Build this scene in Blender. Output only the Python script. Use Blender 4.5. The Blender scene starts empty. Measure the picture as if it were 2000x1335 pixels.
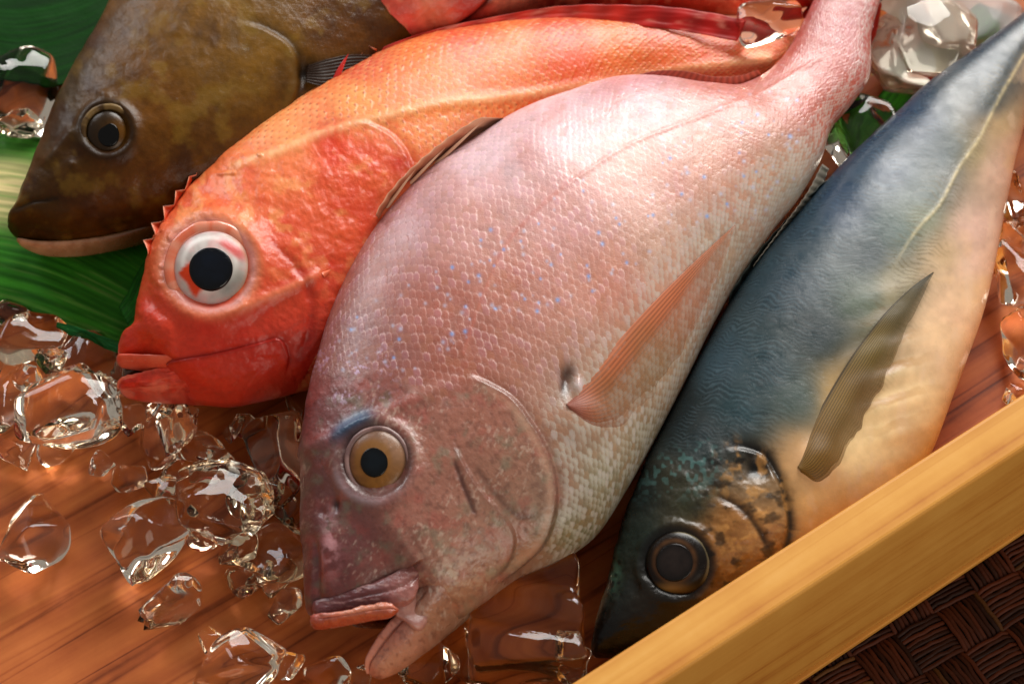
import bpy, math, random
import numpy as np
from mathutils import Vector, Matrix, kdtree

random.seed(7)
SC = bpy.context.scene
COL = SC.collection
R = math.radians

# ------------------------------------------------------------------ camera
ELEV, DIST, LENS = R(55.0), 0.944, 85.0
CE, SE = math.cos(ELEV), math.sin(ELEV)
TGT = np.array([0.0, 0.0, 0.03])
CAMP = TGT + DIST * np.array([0, -CE, SE])
FWD = np.array([0, CE, -SE]); RIGHT = np.array([1.0, 0, 0]); UPV = np.array([0, SE, CE])
TAN = 18.0 / LENS
cam_d = bpy.data.cameras.new('camera'); cam_d.lens = LENS; cam_d.sensor_width = 36
cam_d.clip_start = 0.02; cam_d.clip_end = 30
cam_d.dof.use_dof = True; cam_d.dof.focus_distance = 0.915; cam_d.dof.aperture_fstop = 13
cam = bpy.data.objects.new('camera', cam_d); COL.objects.link(cam)
cam.location = CAMP; cam.rotation_euler = (math.pi / 2 - ELEV, 0, 0)
SC.camera = cam

# ------------------------------------------------------------------ light
world = bpy.data.worlds.new('World'); SC.world = world; world.use_nodes = True
wb = world.node_tree.nodes['Background']
wb.inputs[0].default_value = (1.0, 0.93, 0.86, 1); wb.inputs[1].default_value = 0.25

def softbox(name, loc, aim, sx, sy, watts, col=(1, 1, 1)):
    d = bpy.data.lights.new(name, 'AREA'); d.shape = 'RECTANGLE'; d.size = sx; d.size_y = sy
    d.energy = watts; d.color = col
    o = bpy.data.objects.new(name, d); COL.objects.link(o); o.location = loc
    o.rotation_euler = (Vector(aim) - Vector(loc)).to_track_quat('-Z', 'Y').to_euler()
    return o
softbox('window_light', (0.55, 1.78, 1.12), (0.03, 0.0, 0.0), 1.25, 0.9, 54.0, (1.0, 0.97, 0.92))
softbox('fill_light', (0.75, -1.0, 0.85), (0.05, 0, 0), 0.7, 0.7, 6.5, (1.0, 0.88, 0.74))
softbox('side_highlight_light', (-0.75, 0.95, 0.48), (0.0, 0.0, 0.03), 0.4, 0.4, 3.6, (0.95, 0.97, 1.0))  # lamp added at back left for highlights on nape and brow

SC.view_settings.view_transform = 'Standard'; SC.view_settings.look = 'None'
SC.view_settings.exposure = 0.2; SC.view_settings.gamma = 1.0; SC.view_settings.use_curve_mapping = False
SC.render.engine = 'CYCLES'
cy = SC.cycles
cy.use_denoising = True; cy.max_bounces = 14; cy.transmission_bounces = 12; cy.glossy_bounces = 6
cy.diffuse_bounces = 4; cy.caustics_refractive = True; cy.caustics_reflective = False
cy.blur_glossy = 0.3; cy.sample_clamp_indirect = 40.0

# ------------------------------------------------------------------ picture <-> place
def P(x, y, z):
    """world points on the level planes z seen at picture position x, y (2000 x 1335)"""
    x, y, z = np.broadcast_arrays(np.asarray(x, float), np.asarray(y, float), np.asarray(z, float))
    d = FWD + RIGHT * ((x - 1000) / 1000 * TAN)[..., None] + UPV * ((667.5 - y) / 1000 * TAN)[..., None]
    t = (z - CAMP[2]) / d[..., 2]
    return CAMP + d * t[..., None]

def proj(p):
    q = p - CAMP
    zf = q @ FWD
    return 1000 + (q @ RIGHT) / zf / TAN * 1000, 667.5 - (q @ UPV) / zf / TAN * 1000

# ------------------------------------------------------------------ numeric helpers
def hermite(pts, n, ts=None):
    pts = np.asarray(pts, float); k = len(pts)
    if k == 2:
        a = np.linspace(0, 1, n)[:, None]; return pts[0] * (1 - a) + pts[1] * a
    if ts is None:
        ts = np.concatenate([[0], np.cumsum(np.linalg.norm(np.diff(pts[:, :2], axis=0), axis=1) + 1e-9)])
    m = np.gradient(pts, ts, axis=0)
    t = np.linspace(0, ts[-1], n)
    i = np.clip(np.searchsorted(ts, t, side='right') - 1, 0, k - 2)
    h = ts[i + 1] - ts[i]; u = ((t - ts[i]) / h)[:, None]; h = h[:, None]
    return ((2*u**3 - 3*u**2 + 1) * pts[i] + (u**3 - 2*u**2 + u) * h * m[i]
            + (-2*u**3 + 3*u**2) * pts[i+1] + (u**3 - u**2) * h * m[i+1])

def sst(a, b, x):
    t = np.clip((x - a) / (b - a), 0, 1); return t * t * (3 - 2 * t)

def hsh(i, j, seed=0):
    v = np.sin(i * 127.1 + j * 311.7 + seed * 74.7) * 43758.5453
    return v - np.floor(v)

def vnoise(x, y, seed=0):
    xi, yi = np.floor(x), np.floor(y); fx, fy = x - xi, y - yi
    fx = fx*fx*(3-2*fx); fy = fy*fy*(3-2*fy)
    return ((hsh(xi, yi, seed)*(1-fx) + hsh(xi+1, yi, seed)*fx)*(1-fy)
            + (hsh(xi, yi+1, seed)*(1-fx) + hsh(xi+1, yi+1, seed)*fx)*fy)

def fbm(x, y, seed=0, o=4):
    s, a, t = 0, .5, 0
    for k in range(o):
        s = s + a * vnoise(x, y, seed + k); t += a; a *= .5; x = x*2.03+11; y = y*2.03+7
    return s / t

def pdist(X, Y, poly, n=40):
    """distance, signed side distance and position 0..1 along a smoothed line (picture units)"""
    q = hermite(poly, n)
    best = np.full(X.shape, 1e9); sg = np.zeros(X.shape); tt = np.zeros(X.shape)
    for k in range(n - 1):
        a, b = q[k], q[k+1]; ab = b - a; L2 = ab @ ab + 1e-12
        px, py = X - a[0], Y - a[1]
        t = np.clip((px*ab[0] + py*ab[1]) / L2, 0, 1)
        d = np.hypot(px - t*ab[0], py - t*ab[1])
        m = d < best
        best = np.where(m, d, best)
        sg = np.where(m, np.sign(ab[0]*py - ab[1]*px), sg)
        tt = np.where(m, (k + t) / (n - 1), tt)
    return best, best * sg, tt

def ends(t, a=.12):
    return sst(0, a, t) * sst(0, a, 1 - t)

def lin(c):
    c = np.asarray(c, float) / 255.0
    return np.where(c <= .04045, c / 12.92, ((c + .055) / 1.055) ** 2.4)

def idw(X, Y, pts, power=3.2):
    num = np.zeros(X.shape + (3,)); den = np.zeros(X.shape)
    for (x, y, c) in pts:
        w = 1.0 / ((X - x)**2 + (Y - y)**2 + 900.0) ** (power / 2)
        num += w[..., None] * lin(c); den += w
    return num / den[..., None]

def tone(c):
    return np.clip(c, 0, 1) ** 1.22

def mixc(C, c, f):
    f = np.clip(f, 0, 1)[..., None]; return C * (1 - f) + lin(c) * f

# ------------------------------------------------------------------ mesh helpers
def raw_mesh(name, verts, quads, tris=None, col=None, smooth=True):
    me = bpy.data.meshes.new(name)
    verts = np.asarray(verts, np.float32)
    quads = np.asarray(quads, np.int32).reshape(-1, 4) if quads is not None else np.zeros((0, 4), np.int32)
    tris = np.asarray(tris, np.int32).reshape(-1, 3) if tris is not None else np.zeros((0, 3), np.int32)
    me.vertices.add(len(verts)); me.vertices.foreach_set('co', verts.ravel())
    idx = np.concatenate([quads.ravel(), tris.ravel()])
    me.loops.add(len(idx)); me.loops.foreach_set('vertex_index', idx)
    nq, nt = len(quads), len(tris)
    st = np.concatenate([np.arange(nq)*4, nq*4 + np.arange(nt)*3]).astype(np.int32)
    me.polygons.add(nq + nt); me.polygons.foreach_set('loop_start', st)
    me.polygons.foreach_set('loop_total', np.concatenate([np.full(nq, 4), np.full(nt, 3)]).astype(np.int32))
    me.polygons.foreach_set('use_smooth', np.full(nq + nt, smooth))
    me.update(calc_edges=True); me.validate()
    if col is not None:
        a = me.color_attributes.new('Col', 'FLOAT_COLOR', 'POINT')
        a.data.foreach_set('color', np.asarray(col, np.float32).ravel())
    return me

def obj(name, me, mat, parent=None):
    o = bpy.data.objects.new(name, me); COL.objects.link(o)
    if mat: o.data.materials.append(mat)
    if parent: o.parent = parent; o.matrix_parent_inverse = parent.matrix_basis.inverted()
    return o

def thing(name, label, cat, loc, rz=0.0, group=None):
    o = bpy.data.objects.new(name, None); COL.objects.link(o); o.empty_display_size = .02
    o.location = loc; o.rotation_euler = (0, 0, rz)
    o['label'] = label; o['category'] = cat
    if group: o['group'] = group
    bpy.context.view_layer.update()
    return o

def tag(o, label, cat, group=None):
    o['label'] = label; o['category'] = cat
    if group: o['group'] = group

def grid_quads(nu, nv, wrap=False, off=0, flip=False):
    i, j = np.meshgrid(np.arange(nu - 1), np.arange(nv if wrap else nv - 1), indexing='ij')
    j2 = (j + 1) % nv
    q = np.stack([i*nv + j, i*nv + j2, (i+1)*nv + j2, (i+1)*nv + j], -1).reshape(-1, 4) + off
    return q[:, ::-1] if flip else q

def grid_normals(p):
    n = np.cross(np.gradient(p, axis=0), np.gradient(p, axis=1))
    n /= np.linalg.norm(n, axis=-1, keepdims=True) + 1e-15
    return n

# ------------------------------------------------------------------ materials
def new_mat(name):
    m = bpy.data.materials.new(name); m.use_nodes = True
    return m, m.node_tree, m.node_tree.nodes['Principled BSDF']

def node(nt, t, **kw):
    n = nt.nodes.new(t)
    for k, v in kw.items(): setattr(n, k, v)
    return n

def skin_mat(name, rough=.34, coat=.35, coat_rough=.12, sss=.08, bump=.25, fine=1400., metal=0.0, trans=0.0, spec=.5):
    m, nt, b = new_mat(name)
    at = node(nt, 'ShaderNodeAttribute', attribute_name='Col')
    nt.links.new(at.outputs['Color'], b.inputs['Base Color'])
    tc = node(nt, 'ShaderNodeTexCoord')
    n1 = node(nt, 'ShaderNodeTexNoise'); n1.inputs['Scale'].default_value = fine; n1.inputs['Detail'].default_value = 3
    n2 = node(nt, 'ShaderNodeTexNoise'); n2.inputs['Scale'].default_value = 150; n2.inputs['Detail'].default_value = 8; n2.inputs['Roughness'].default_value = .62
    for n in (n1, n2): nt.links.new(tc.outputs['Object'], n.inputs['Vector'])
    bp = node(nt, 'ShaderNodeBump'); bp.inputs['Strength'].default_value = bump; bp.inputs['Distance'].default_value = .0004
    nt.links.new(n1.outputs['Fac'], bp.inputs['Height']); nt.links.new(bp.outputs['Normal'], b.inputs['Normal'])
    bp2 = node(nt, 'ShaderNodeBump'); bp2.inputs['Strength'].default_value = .6; bp2.inputs['Distance'].default_value = .0012
    nt.links.new(n2.outputs['Fac'], bp2.inputs['Height']); nt.links.new(bp2.outputs['Normal'], b.inputs['Coat Normal'])
    ml = node(nt, 'ShaderNodeMapRange')
    ml.inputs[1].default_value = .3; ml.inputs[2].default_value = .7
    ml.inputs[3].default_value = rough - .1; ml.inputs[4].default_value = rough + .12
    nt.links.new(n2.outputs['Fac'], ml.inputs[0]); nt.links.new(ml.outputs[0], b.inputs['Roughness'])
    b.inputs['Coat Weight'].default_value = coat; b.inputs['Coat Roughness'].default_value = coat_rough
    b.inputs['Coat IOR'].default_value = 1.35
    b.inputs['Specular IOR Level'].default_value = spec; b.inputs['Metallic'].default_value = metal
    if sss:
        b.inputs['Subsurface Weight'].default_value = sss
        b.inputs['Subsurface Radius'].default_value = (1, .35, .2); b.inputs['Subsurface Scale'].default_value = .003
    if trans:
        b.inputs['Transmission Weight'].default_value = trans
    return m

M_BREAM = skin_mat('bream_skin', rough=.33, coat=.32, coat_rough=.16, spec=.42)
M_RED = skin_mat('rockfish_skin', rough=.4, coat=.42, coat_rough=.08, sss=.15, spec=.2)
M_BROWN = skin_mat('brown_fish_skin', rough=.45, coat=.26, coat_rough=.06, sss=.0, spec=.1)
M_BLUE = skin_mat('mackerel_skin', rough=.3, coat=.24, coat_rough=.13, sss=.02, metal=.0, spec=.25, bump=.08)
M_FLESH = skin_mat('wet_flesh', rough=.25, coat=.5, coat_rough=.1, sss=.2, fine=900)
M_FIN = skin_mat('fin_membrane', rough=.5, coat=.08, coat_rough=.3, sss=0, bump=.15, spec=.25)
_b = M_FIN.node_tree.nodes['Principled BSDF']; _a = [n for n in M_FIN.node_tree.nodes if n.type == 'ATTRIBUTE'][0]
M_FIN.node_tree.links.new(_a.outputs['Alpha'], _b.inputs['Alpha'])
M_EYE = skin_mat('eye_surface', rough=.3, coat=.35, coat_rough=.03, sss=0, bump=.03, fine=500, spec=.15)
M_LEAF = skin_mat('leaf_surface', rough=.55, coat=.0, coat_rough=.25, sss=0, bump=.2, fine=700, spec=.08)

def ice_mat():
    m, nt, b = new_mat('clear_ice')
    b.inputs['Base Color'].default_value = (1.0, .92, .79, 1)  # amber light of the surrounding wood put into the ice colour
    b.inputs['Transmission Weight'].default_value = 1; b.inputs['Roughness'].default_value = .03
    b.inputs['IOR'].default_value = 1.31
    tc = node(nt, 'ShaderNodeTexCoord')
    n = node(nt, 'ShaderNodeTexNoise'); n.inputs['Scale'].default_value = 70; n.inputs['Detail'].default_value = 1.0
    nt.links.new(tc.outputs['Object'], n.inputs['Vector'])
    bp = node(nt, 'ShaderNodeBump'); bp.inputs['Strength'].default_value = .22; bp.inputs['Distance'].default_value = .002
    nt.links.new(n.outputs['Fac'], bp.inputs['Height']); nt.links.new(bp.outputs['Normal'], b.inputs['Normal'])
    return m
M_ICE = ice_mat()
def cloudy():
    m = ice_mat(); m.name = 'added_white_ice'; nt = m.node_tree; b = nt.nodes['Principled BSDF']
    tc = node(nt, 'ShaderNodeTexCoord'); n = node(nt, 'ShaderNodeTexNoise'); n.inputs['Scale'].default_value = 75; n.inputs['Detail'].default_value = 4
    nt.links.new(tc.outputs['Object'], n.inputs['Vector'])
    r = node(nt, 'ShaderNodeMapRange'); r.inputs[1].default_value = .42; r.inputs[2].default_value = .56; r.inputs[3].default_value = 1; r.inputs[4].default_value = .15
    sx = node(nt, 'ShaderNodeSeparateXYZ'); nt.links.new(tc.outputs['Object'], sx.inputs[0])
    ma = node(nt, 'ShaderNodeMath', operation='MULTIPLY_ADD'); ma.inputs[1].default_value = -9.0
    nt.links.new(sx.outputs['Y'], ma.inputs[0]); nt.links.new(n.outputs['Fac'], ma.inputs[2])
    r.inputs[1].default_value = .30; r.inputs[2].default_value = .44; r.inputs[4].default_value = .5; b.inputs['Base Color'].default_value = (.97, .96, .94, 1)  # milky white stands in for bright light seen through the ice
    nt.links.new(ma.outputs[0], r.inputs[0]); nt.links.new(r.outputs[0], b.inputs['Transmission Weight'])
    return m
M_ADDED_WHITE = cloudy()

def wood_mat(name, cols, stretch, rough, coat, scale=60, lines=.5, streak=.2):
    """grain along the local X axis"""
    m, nt, b = new_mat(name)
    tc = node(nt, 'ShaderNodeTexCoord'); mp = node(nt, 'ShaderNodeMapping')
    mp.inputs['Scale'].default_value = (1.0 / stretch, 1, 1)
    nt.links.new(tc.outputs['Object'], mp.inputs['Vector'])
    wob = node(nt, 'ShaderNodeTexNoise'); wob.inputs['Scale'].default_value = 12; wob.inputs['Detail'].default_value = 2
    nt.links.new(mp.outputs[0], wob.inputs['Vector'])
    n1 = node(nt, 'ShaderNodeTexNoise'); n1.inputs['Scale'].default_value = scale; n1.inputs['Detail'].default_value = 5
    n1.inputs['Roughness'].default_value = .6; n1.inputs['Distortion'].default_value = .4
    nt.links.new(mp.outputs[0], n1.inputs['Vector'])
    n2 = node(nt, 'ShaderNodeTexNoise'); n2.inputs['Scale'].default_value = scale * 7; n2.inputs['Detail'].default_value = 3
    nt.links.new(mp.outputs[0], n2.inputs['Vector'])
    wv = node(nt, 'ShaderNodeTexWave'); wv.bands_direction = 'Y'; wv.inputs['Scale'].default_value = scale * .33
    wv.inputs['Distortion'].default_value = 7; wv.inputs['Detail'].default_value = 2.5; wv.inputs['Detail Scale'].default_value = .35
    wv.wave_profile = 'SIN'
    nt.links.new(mp.outputs[0], wv.inputs['Vector'])
    mx = node(nt, 'ShaderNodeMix', data_type='FLOAT'); mx.inputs[0].default_value = lines
    nt.links.new(n1.outputs['Fac'], mx.inputs[2]); nt.links.new(wv.outputs['Fac'], mx.inputs[3])
    mx2 = node(nt, 'ShaderNodeMix', data_type='FLOAT'); mx2.inputs[0].default_value = .22
    nt.links.new(mx.outputs[0], mx2.inputs[2]); nt.links.new(n2.outputs['Fac'], mx2.inputs[3])
    n3 = node(nt, 'ShaderNodeTexNoise'); n3.inputs['Scale'].default_value = scale * 1.6; n3.inputs['Detail'].default_value = 2; n3.inputs['Distortion'].default_value = .2
    mp3 = node(nt, 'ShaderNodeMapping'); mp3.inputs['Scale'].default_value = (.5, 1, 1); mp3.inputs['Location'].default_value = (.3, 1.7, .2)
    nt.links.new(mp.outputs[0], mp3.inputs['Vector']); nt.links.new(mp3.outputs[0], n3.inputs['Vector'])
    ab = node(nt, 'ShaderNodeMath', operation='SUBTRACT'); ab.inputs[1].default_value = .5
    nt.links.new(n3.outputs['Fac'], ab.inputs[0])
    ab2 = node(nt, 'ShaderNodeMath', operation='ABSOLUTE'); nt.links.new(ab.outputs[0], ab2.inputs[0])
    ln = node(nt, 'ShaderNodeMapRange'); ln.inputs[1].default_value = 0; ln.inputs[2].default_value = .05; ln.inputs[3].default_value = -streak; ln.inputs[4].default_value = 0
    nt.links.new(ab2.outputs[0], ln.inputs[0])
    ad = node(nt, 'ShaderNodeMath', operation='ADD'); nt.links.new(mx2.outputs[0], ad.inputs[0]); nt.links.new(ln.outputs[0], ad.inputs[1])
    iso = node(nt, 'ShaderNodeTexNoise'); iso.inputs['Scale'].default_value = 34; iso.inputs['Detail'].default_value = 6; iso.inputs['Roughness'].default_value = .65
    nt.links.new(tc.outputs['Object'], iso.inputs['Vector'])
    im = node(nt, 'ShaderNodeMath', operation='MULTIPLY_ADD'); im.inputs[1].default_value = .5; nt.links.new(iso.outputs['Fac'], im.inputs[0])
    sb = node(nt, 'ShaderNodeMath', operation='SUBTRACT'); sb.inputs[1].default_value = .25; nt.links.new(ad.outputs[0], sb.inputs[0]); nt.links.new(sb.outputs[0], im.inputs[2])
    mx2 = im
    cr = node(nt, 'ShaderNodeValToRGB')
    el = cr.color_ramp.elements
    ps = np.linspace(.15, .85, len(cols))
    while len(el) < len(cols): el.new(.5)
    for e, p_, c in zip(el, ps, cols):
        e.position = p_; e.color = tuple(lin(c)) + (1,)
    nt.links.new(mx2.outputs[0], cr.inputs[0]); nt.links.new(cr.outputs[0], b.inputs['Base Color'])
    bp = node(nt, 'ShaderNodeBump'); bp.inputs['Strength'].default_value = .25; bp.inputs['Distance'].default_value = .0006
    nt.links.new(mx2.outputs[0], bp.inputs['Height']); nt.links.new(bp.outputs['Normal'], b.inputs['Normal'])
    b.inputs['Specular IOR Level'].default_value = .2
    b.inputs['Roughness'].default_value = rough; b.inputs['Coat Weight'].default_value = coat
    b.inputs['Coat Roughness'].default_value = .25
    return m
M_FLOOR = wood_mat('red_cedar_floor', [(104, 44, 18), (170, 88, 42), (192, 108, 54), (208, 128, 74)], 16, .5, .0, 60, .22, .2)
M_RAIL = wood_mat('golden_cypress_rail', [(176, 104, 40), (206, 142, 62), (220, 160, 76), (232, 178, 98)], 22, .5, .05, 60, .3, .12)

# ------------------------------------------------------------------ the tray
HR = 0.062
ra = P(1110, 1335, HR); rb = P(2000, 765, HR)
rdir = (rb - ra) / np.linalg.norm(rb - ra); ang = math.atan2(rdir[1], rdir[0])
rn = np.array([rdir[1], -rdir[0], 0])                      # outwards, towards the viewer
oa = P(1292, 1335, HR); RW = float((oa - ra) @ rn)
ob_ = P(1622, 1335, -0.0); 
TB = -0.014
rmid = (ra + rb) / 2

def bevel_box(x0, x1, y0, y1, z0, z1, bev=.0012):
    import bmesh
    bm = bmesh.new(); bmesh.ops.create_cube(bm, size=1)
    for v in bm.verts:
        v.co = Vector(((x0 + x1)/2 + v.co.x*(x1-x0), (y0+y1)/2 + v.co.y*(y1-y0), (z0+z1)/2 + v.co.z*(z1-z0)))
    bmesh.ops.bevel(bm, geom=list(bm.edges), offset=bev, segments=3, affect='EDGES', profile=.5)
    me = bpy.data.meshes.new('board'); bm.to_mesh(me); bm.free()
    return me

tray = thing('wooden_tray', 'shallow wooden fish tray with reddish floor and golden front rail', 'tray',
             (float(rmid[0]), float(rmid[1]), 0), ang)
def child(name, me, mat, parent, label=None):
    o = bpy.data.objects.new(name, me); COL.objects.link(o); o.data.materials.append(mat); o.parent = parent
    if label: o['label'] = label
    return o
TX0, TX1, TY1 = -.52, .36, .56
child('tray_floor', bevel_box(TX0, TX1, .0, TY1, TB + .003, 0), M_FLOOR, tray, 'reddish brown floor boards with dark grain')
child('front_rail', bevel_box(TX0 - .02, TX1 + .02, -RW, -.0002, TB + .0035, HR, .0016), M_RAIL, tray, 'golden front rail with planed top')
child('base_strip', bevel_box(TX0 - .02, TX1 + .02, -RW - .0012, TY1, TB, TB + .0028, .0006), M_RAIL, tray)
child('side_rail', bevel_box(TX0 - .02, TX0, .0, TY1, TB + .0035, HR), M_RAIL, tray)
child('side_rail', bevel_box(TX1, TX1 + .02, .0, TY1, TB + .0035, HR), M_RAIL, tray)

# ------------------------------------------------------------------ table and woven mat
def flat_mat(name, c, rough=.6):
    m, nt, b = new_mat(name)
    tc = node(nt, 'ShaderNodeTexCoord'); n = node(nt, 'ShaderNodeTexNoise'); n.inputs['Scale'].default_value = 25; n.inputs['Detail'].default_value = 6
    nt.links.new(tc.outputs['Object'], n.inputs['Vector'])
    cr = node(nt, 'ShaderNodeValToRGB'); cr.color_ramp.elements[0].position = .3; cr.color_ramp.elements[1].position = .7
    cr.color_ramp.elements[0].color = tuple(lin(c) * .7) + (1,); cr.color_ramp.elements[1].color = tuple(lin(c) * 1.2) + (1,)
    nt.links.new(n.outputs['Fac'], cr.inputs[0]); nt.links.new(cr.outputs[0], b.inputs['Base Color'])
    b.inputs['Roughness'].default_value = rough
    return m
tb = obj('table', bevel_box(-1.2, 1.2, -1.0, 1.2, TB - .045, TB - .006), flat_mat('dark_table_wood', (40, 24, 16)))
tb['kind'] = 'structure'

def woven_mat():
    V, Q, Cc = [], [], []
    rng = np.random.default_rng(3)
    B, n = .019, 10                       # block size, strips in a block
    i0, i1, j0, j1 = -8, 18, -12, 3
    for i in range(i0, i1):
        for j in range(j0, j1):
            vert = (i + j) % 2
            for k in range(n):
                w = B / n
                off = (k + .5) * w - B / 2
                L = B * (.5 + rng.uniform(.02, .12))
                h = TB - .0022 - rng.uniform(0, .0004)
                ns = 7
                base = np.array([72, 33, 17]) * rng.uniform(.5, 1.1)
                if rng.random() < .10: base = np.array([100, 62, 28]) * rng.uniform(.7, 1.1)
                c = lin(np.clip(base, 0, 255))
                wig = rng.uniform(-.0004, .0004, ns)
                vb = len(V)
                for s in range(ns):
                    a = -L + 2 * L * s / (ns - 1)
                    z = h - .0013 * (abs(a) / (B * .5)) ** 4
                    for (q, dz) in ((-.48, -.0006), (-.3, 0), (.3, 0), (.48, -.0006)):
                        b_ = off + wig[s] + q * w * .98
                        x, y = (b_, a) if vert else (a, b_)
                        V.append(((i + .5) * B + x, (j + .5) * B + y, z + dz)); Cc.append((*c, 1))
                for s in range(ns - 1):
                    for q in range(3):
                        p0 = vb + s * 4 + q
                        Q.append((p0, p0 + 1, p0 + 5, p0 + 4) if vert == 0 else (p0, p0 + 4, p0 + 5, p0 + 1))
    V = np.array(V); V[:, 2] = np.maximum(V[:, 2], TB - .0055)
    me = raw_mesh('woven_mat', V, Q, col=np.array(Cc))
    o = obj('woven_mat', me, skin_mat('woven_strip', rough=.55, coat=.0, sss=0, bump=.5, fine=900, spec=.15))
    o.location = (float(rmid[0]), float(rmid[1]) , 0); o.rotation_euler = (0, 0, ang + R(-6))
    tag(o, 'dark brown woven strip mat under the front rail of the tray', 'mat')
woven_mat()

# ------------------------------------------------------------------ loft bodies
class Body: pass

def loft(st, nu, nt, nb=None, q=.8, r0=.012, r1=0.0, disp=None, paint=None, peak=0.0, flat=0.0):
    """st rows: dorsal x, y, ventral x, y (picture), half thickness mm, mid height mm"""
    nb = nb or max(12, nt // 6)
    S = hermite(np.asarray(st, float), nu, ts=np.concatenate([[0], np.cumsum(np.hypot(
        np.diff((np.array(st)[:, 0] + np.array(st)[:, 2]) / 2), np.diff((np.array(st)[:, 1] + np.array(st)[:, 3]) / 2)) + 1e-6)]))
    t = np.maximum(S[:, 4], .3) * 1e-3; zc = S[:, 5] * 1e-3
    D = P(S[:, 0], S[:, 1], zc); V = P(S[:, 2], S[:, 3], zc)
    Mid, A = (D + V) / 2, (V - D) / 2
    mp_ = np.stack([(S[:, 0] + S[:, 2]) / 2, (S[:, 1] + S[:, 3]) / 2], 1); g = np.gradient(mp_, axis=0)
    g /= np.linalg.norm(g, axis=1)[:, None] + 1e-9
    am = np.abs((S[:, 2] - S[:, 0]) / 2 * -g[:, 1] + (S[:, 3] - S[:, 1]) / 2 * g[:, 0])
    cm_ = t / .0002 * CE * np.abs(g[:, 0]) * 1.12
    A = A * np.sqrt(np.clip(1 - (cm_ / (am + 1e-6))**2, .3, 1))[:, None]
    s = np.linspace(0, 1, nu)
    f = np.ones(nu)
    if r0: f *= np.where(s < r0, np.sqrt(np.clip(1 - (1 - s / r0)**2, .0004, 1)), 1)
    if r1: f *= np.where(s > 1 - r1, np.sqrt(np.clip(1 - (1 - (1 - s) / r1)**2, .0004, 1)), 1)
    A = A * f[:, None]; t = t * f
    th = np.concatenate([np.linspace(0, math.pi, nt), np.linspace(math.pi, 2 * math.pi, nb + 2)[1:-1]])
    w = -np.cos(th); sn = np.sin(th)
    pr = np.sign(sn) * np.abs(sn) ** q
    if peak: pr = pr * (1 - peak * w)
    low = np.where(sn < 0, 1 - flat, 1.0)
    pos = Mid[:, None, :] + A[:, None, :] * w[None, :, None]
    pos[..., 2] += t[:, None] * (pr * low)[None, :]
    pos[..., 2] = np.maximum(pos[..., 2], .0006)
    b = Body(); b.nu, b.nt, b.nr = nu, nt, len(th)
    b.S = np.broadcast_to(s[:, None], (nu, len(th))); b.W = np.broadcast_to(w[None, :], (nu, len(th)))
    b.top = np.broadcast_to((sn >= -1e-9)[None, :], (nu, len(th)))
    cl = np.concatenate([Mid[:1], Mid]); b.len = np.linalg.norm(np.diff(Mid, axis=0), axis=1).sum()
    b.half = np.linalg.norm(A, axis=1)
    ext = np.concatenate([pos[:, -1:], pos, pos[:, :1]], 1)
    nrm = grid_normals(ext)[:, 1:-1]
    if (nrm[nu // 2, nt // 2, 2]) < 0: nrm = -nrm; b.flip = True
    else: b.flip = False
    b.X, b.Y = proj(pos)
    if disp is not None:
        h = disp(b) * 1e-3
        h = np.where(b.top, h, 0)
        pos = pos + nrm * h[..., None]
        ext = np.concatenate([pos[:, -1:], pos, pos[:, :1]], 1)
        nrm = grid_normals(ext)[:, 1:-1] * (-1 if b.flip else 1)
    b.pos, b.nrm = pos, nrm
    b.col = paint(b) if paint is not None else None
    return b

def body_obj(name, b, mat, parent):
    nu, nr = b.nu, b.nr
    q = grid_quads(nu, nr, wrap=True, flip=b.flip)
    v = np.concatenate([b.pos.reshape(-1, 3), b.pos[0].mean(0)[None], b.pos[-1].mean(0)[None]])
    j = np.arange(nr); j2 = (j + 1) % nr
    c0, c1 = nu * nr, nu * nr + 1
    t0 = np.stack([np.full(nr, c0), j2, j], -1); t1 = np.stack([np.full(nr, c1), (nu-1)*nr + j, (nu-1)*nr + j2], -1)
    tr = np.concatenate([t0, t1])
    if b.flip: tr = tr[:, ::-1]
    c = np.concatenate([b.col.reshape(-1, 3), b.col[0].mean(0)[None], b.col[-1].mean(0)[None]])
    c = np.concatenate([tone(c), np.ones((len(c), 1))], 1)
    return obj(name, raw_mesh(name, v, q, tr, c), mat, parent)

def index(b, step=2):
    """lookup: picture position -> point and normal on the visible side of a body"""
    p = b.pos[::step, ::step].reshape(-1, 3); n = b.nrm[::step, ::step].reshape(-1, 3); t = b.top[::step, ::step].ravel()
    vis = t & (((CAMP - p) * n).sum(1) > 0)
    p, n = p[vis], n[vis]
    x, y = proj(p)
    kd = kdtree.KDTree(len(p))
    for i in range(len(p)): kd.insert((x[i], y[i], 0), i)
    kd.balance(); b.kd, b.kp, b.kn = kd, p, n

def on(b, X, Y, k=6):
    X = np.asarray(X, float); Y = np.asarray(Y, float)
    pp = np.zeros(X.shape + (3,)); nn = np.zeros(X.shape + (3,))
    for ix in np.ndindex(X.shape):
        r = b.kd.find_n((X[ix], Y[ix], 0), k)
        w = np.array([1 / (d + .5) for (_, _, d) in r]); w /= w.sum()
        ii = [i for (_, i, _) in r]
        n = (b.kn[ii] * w[:, None]).sum(0); n /= np.linalg.norm(n)
        c = (b.kp[ii] * w[:, None]).sum(0)
        # the exact sight line meets the local tangent plane
        d = FWD + RIGHT * ((X[ix] - 1000) / 1000 * TAN) + UPV * ((667.5 - Y[ix]) / 1000 * TAN)
        den = d @ n
        if den < -.25:
            tt = ((c - CAMP) @ n) / den; c = CAMP + d * tt
        pp[ix] = c; nn[ix] = n
    return pp, nn

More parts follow.
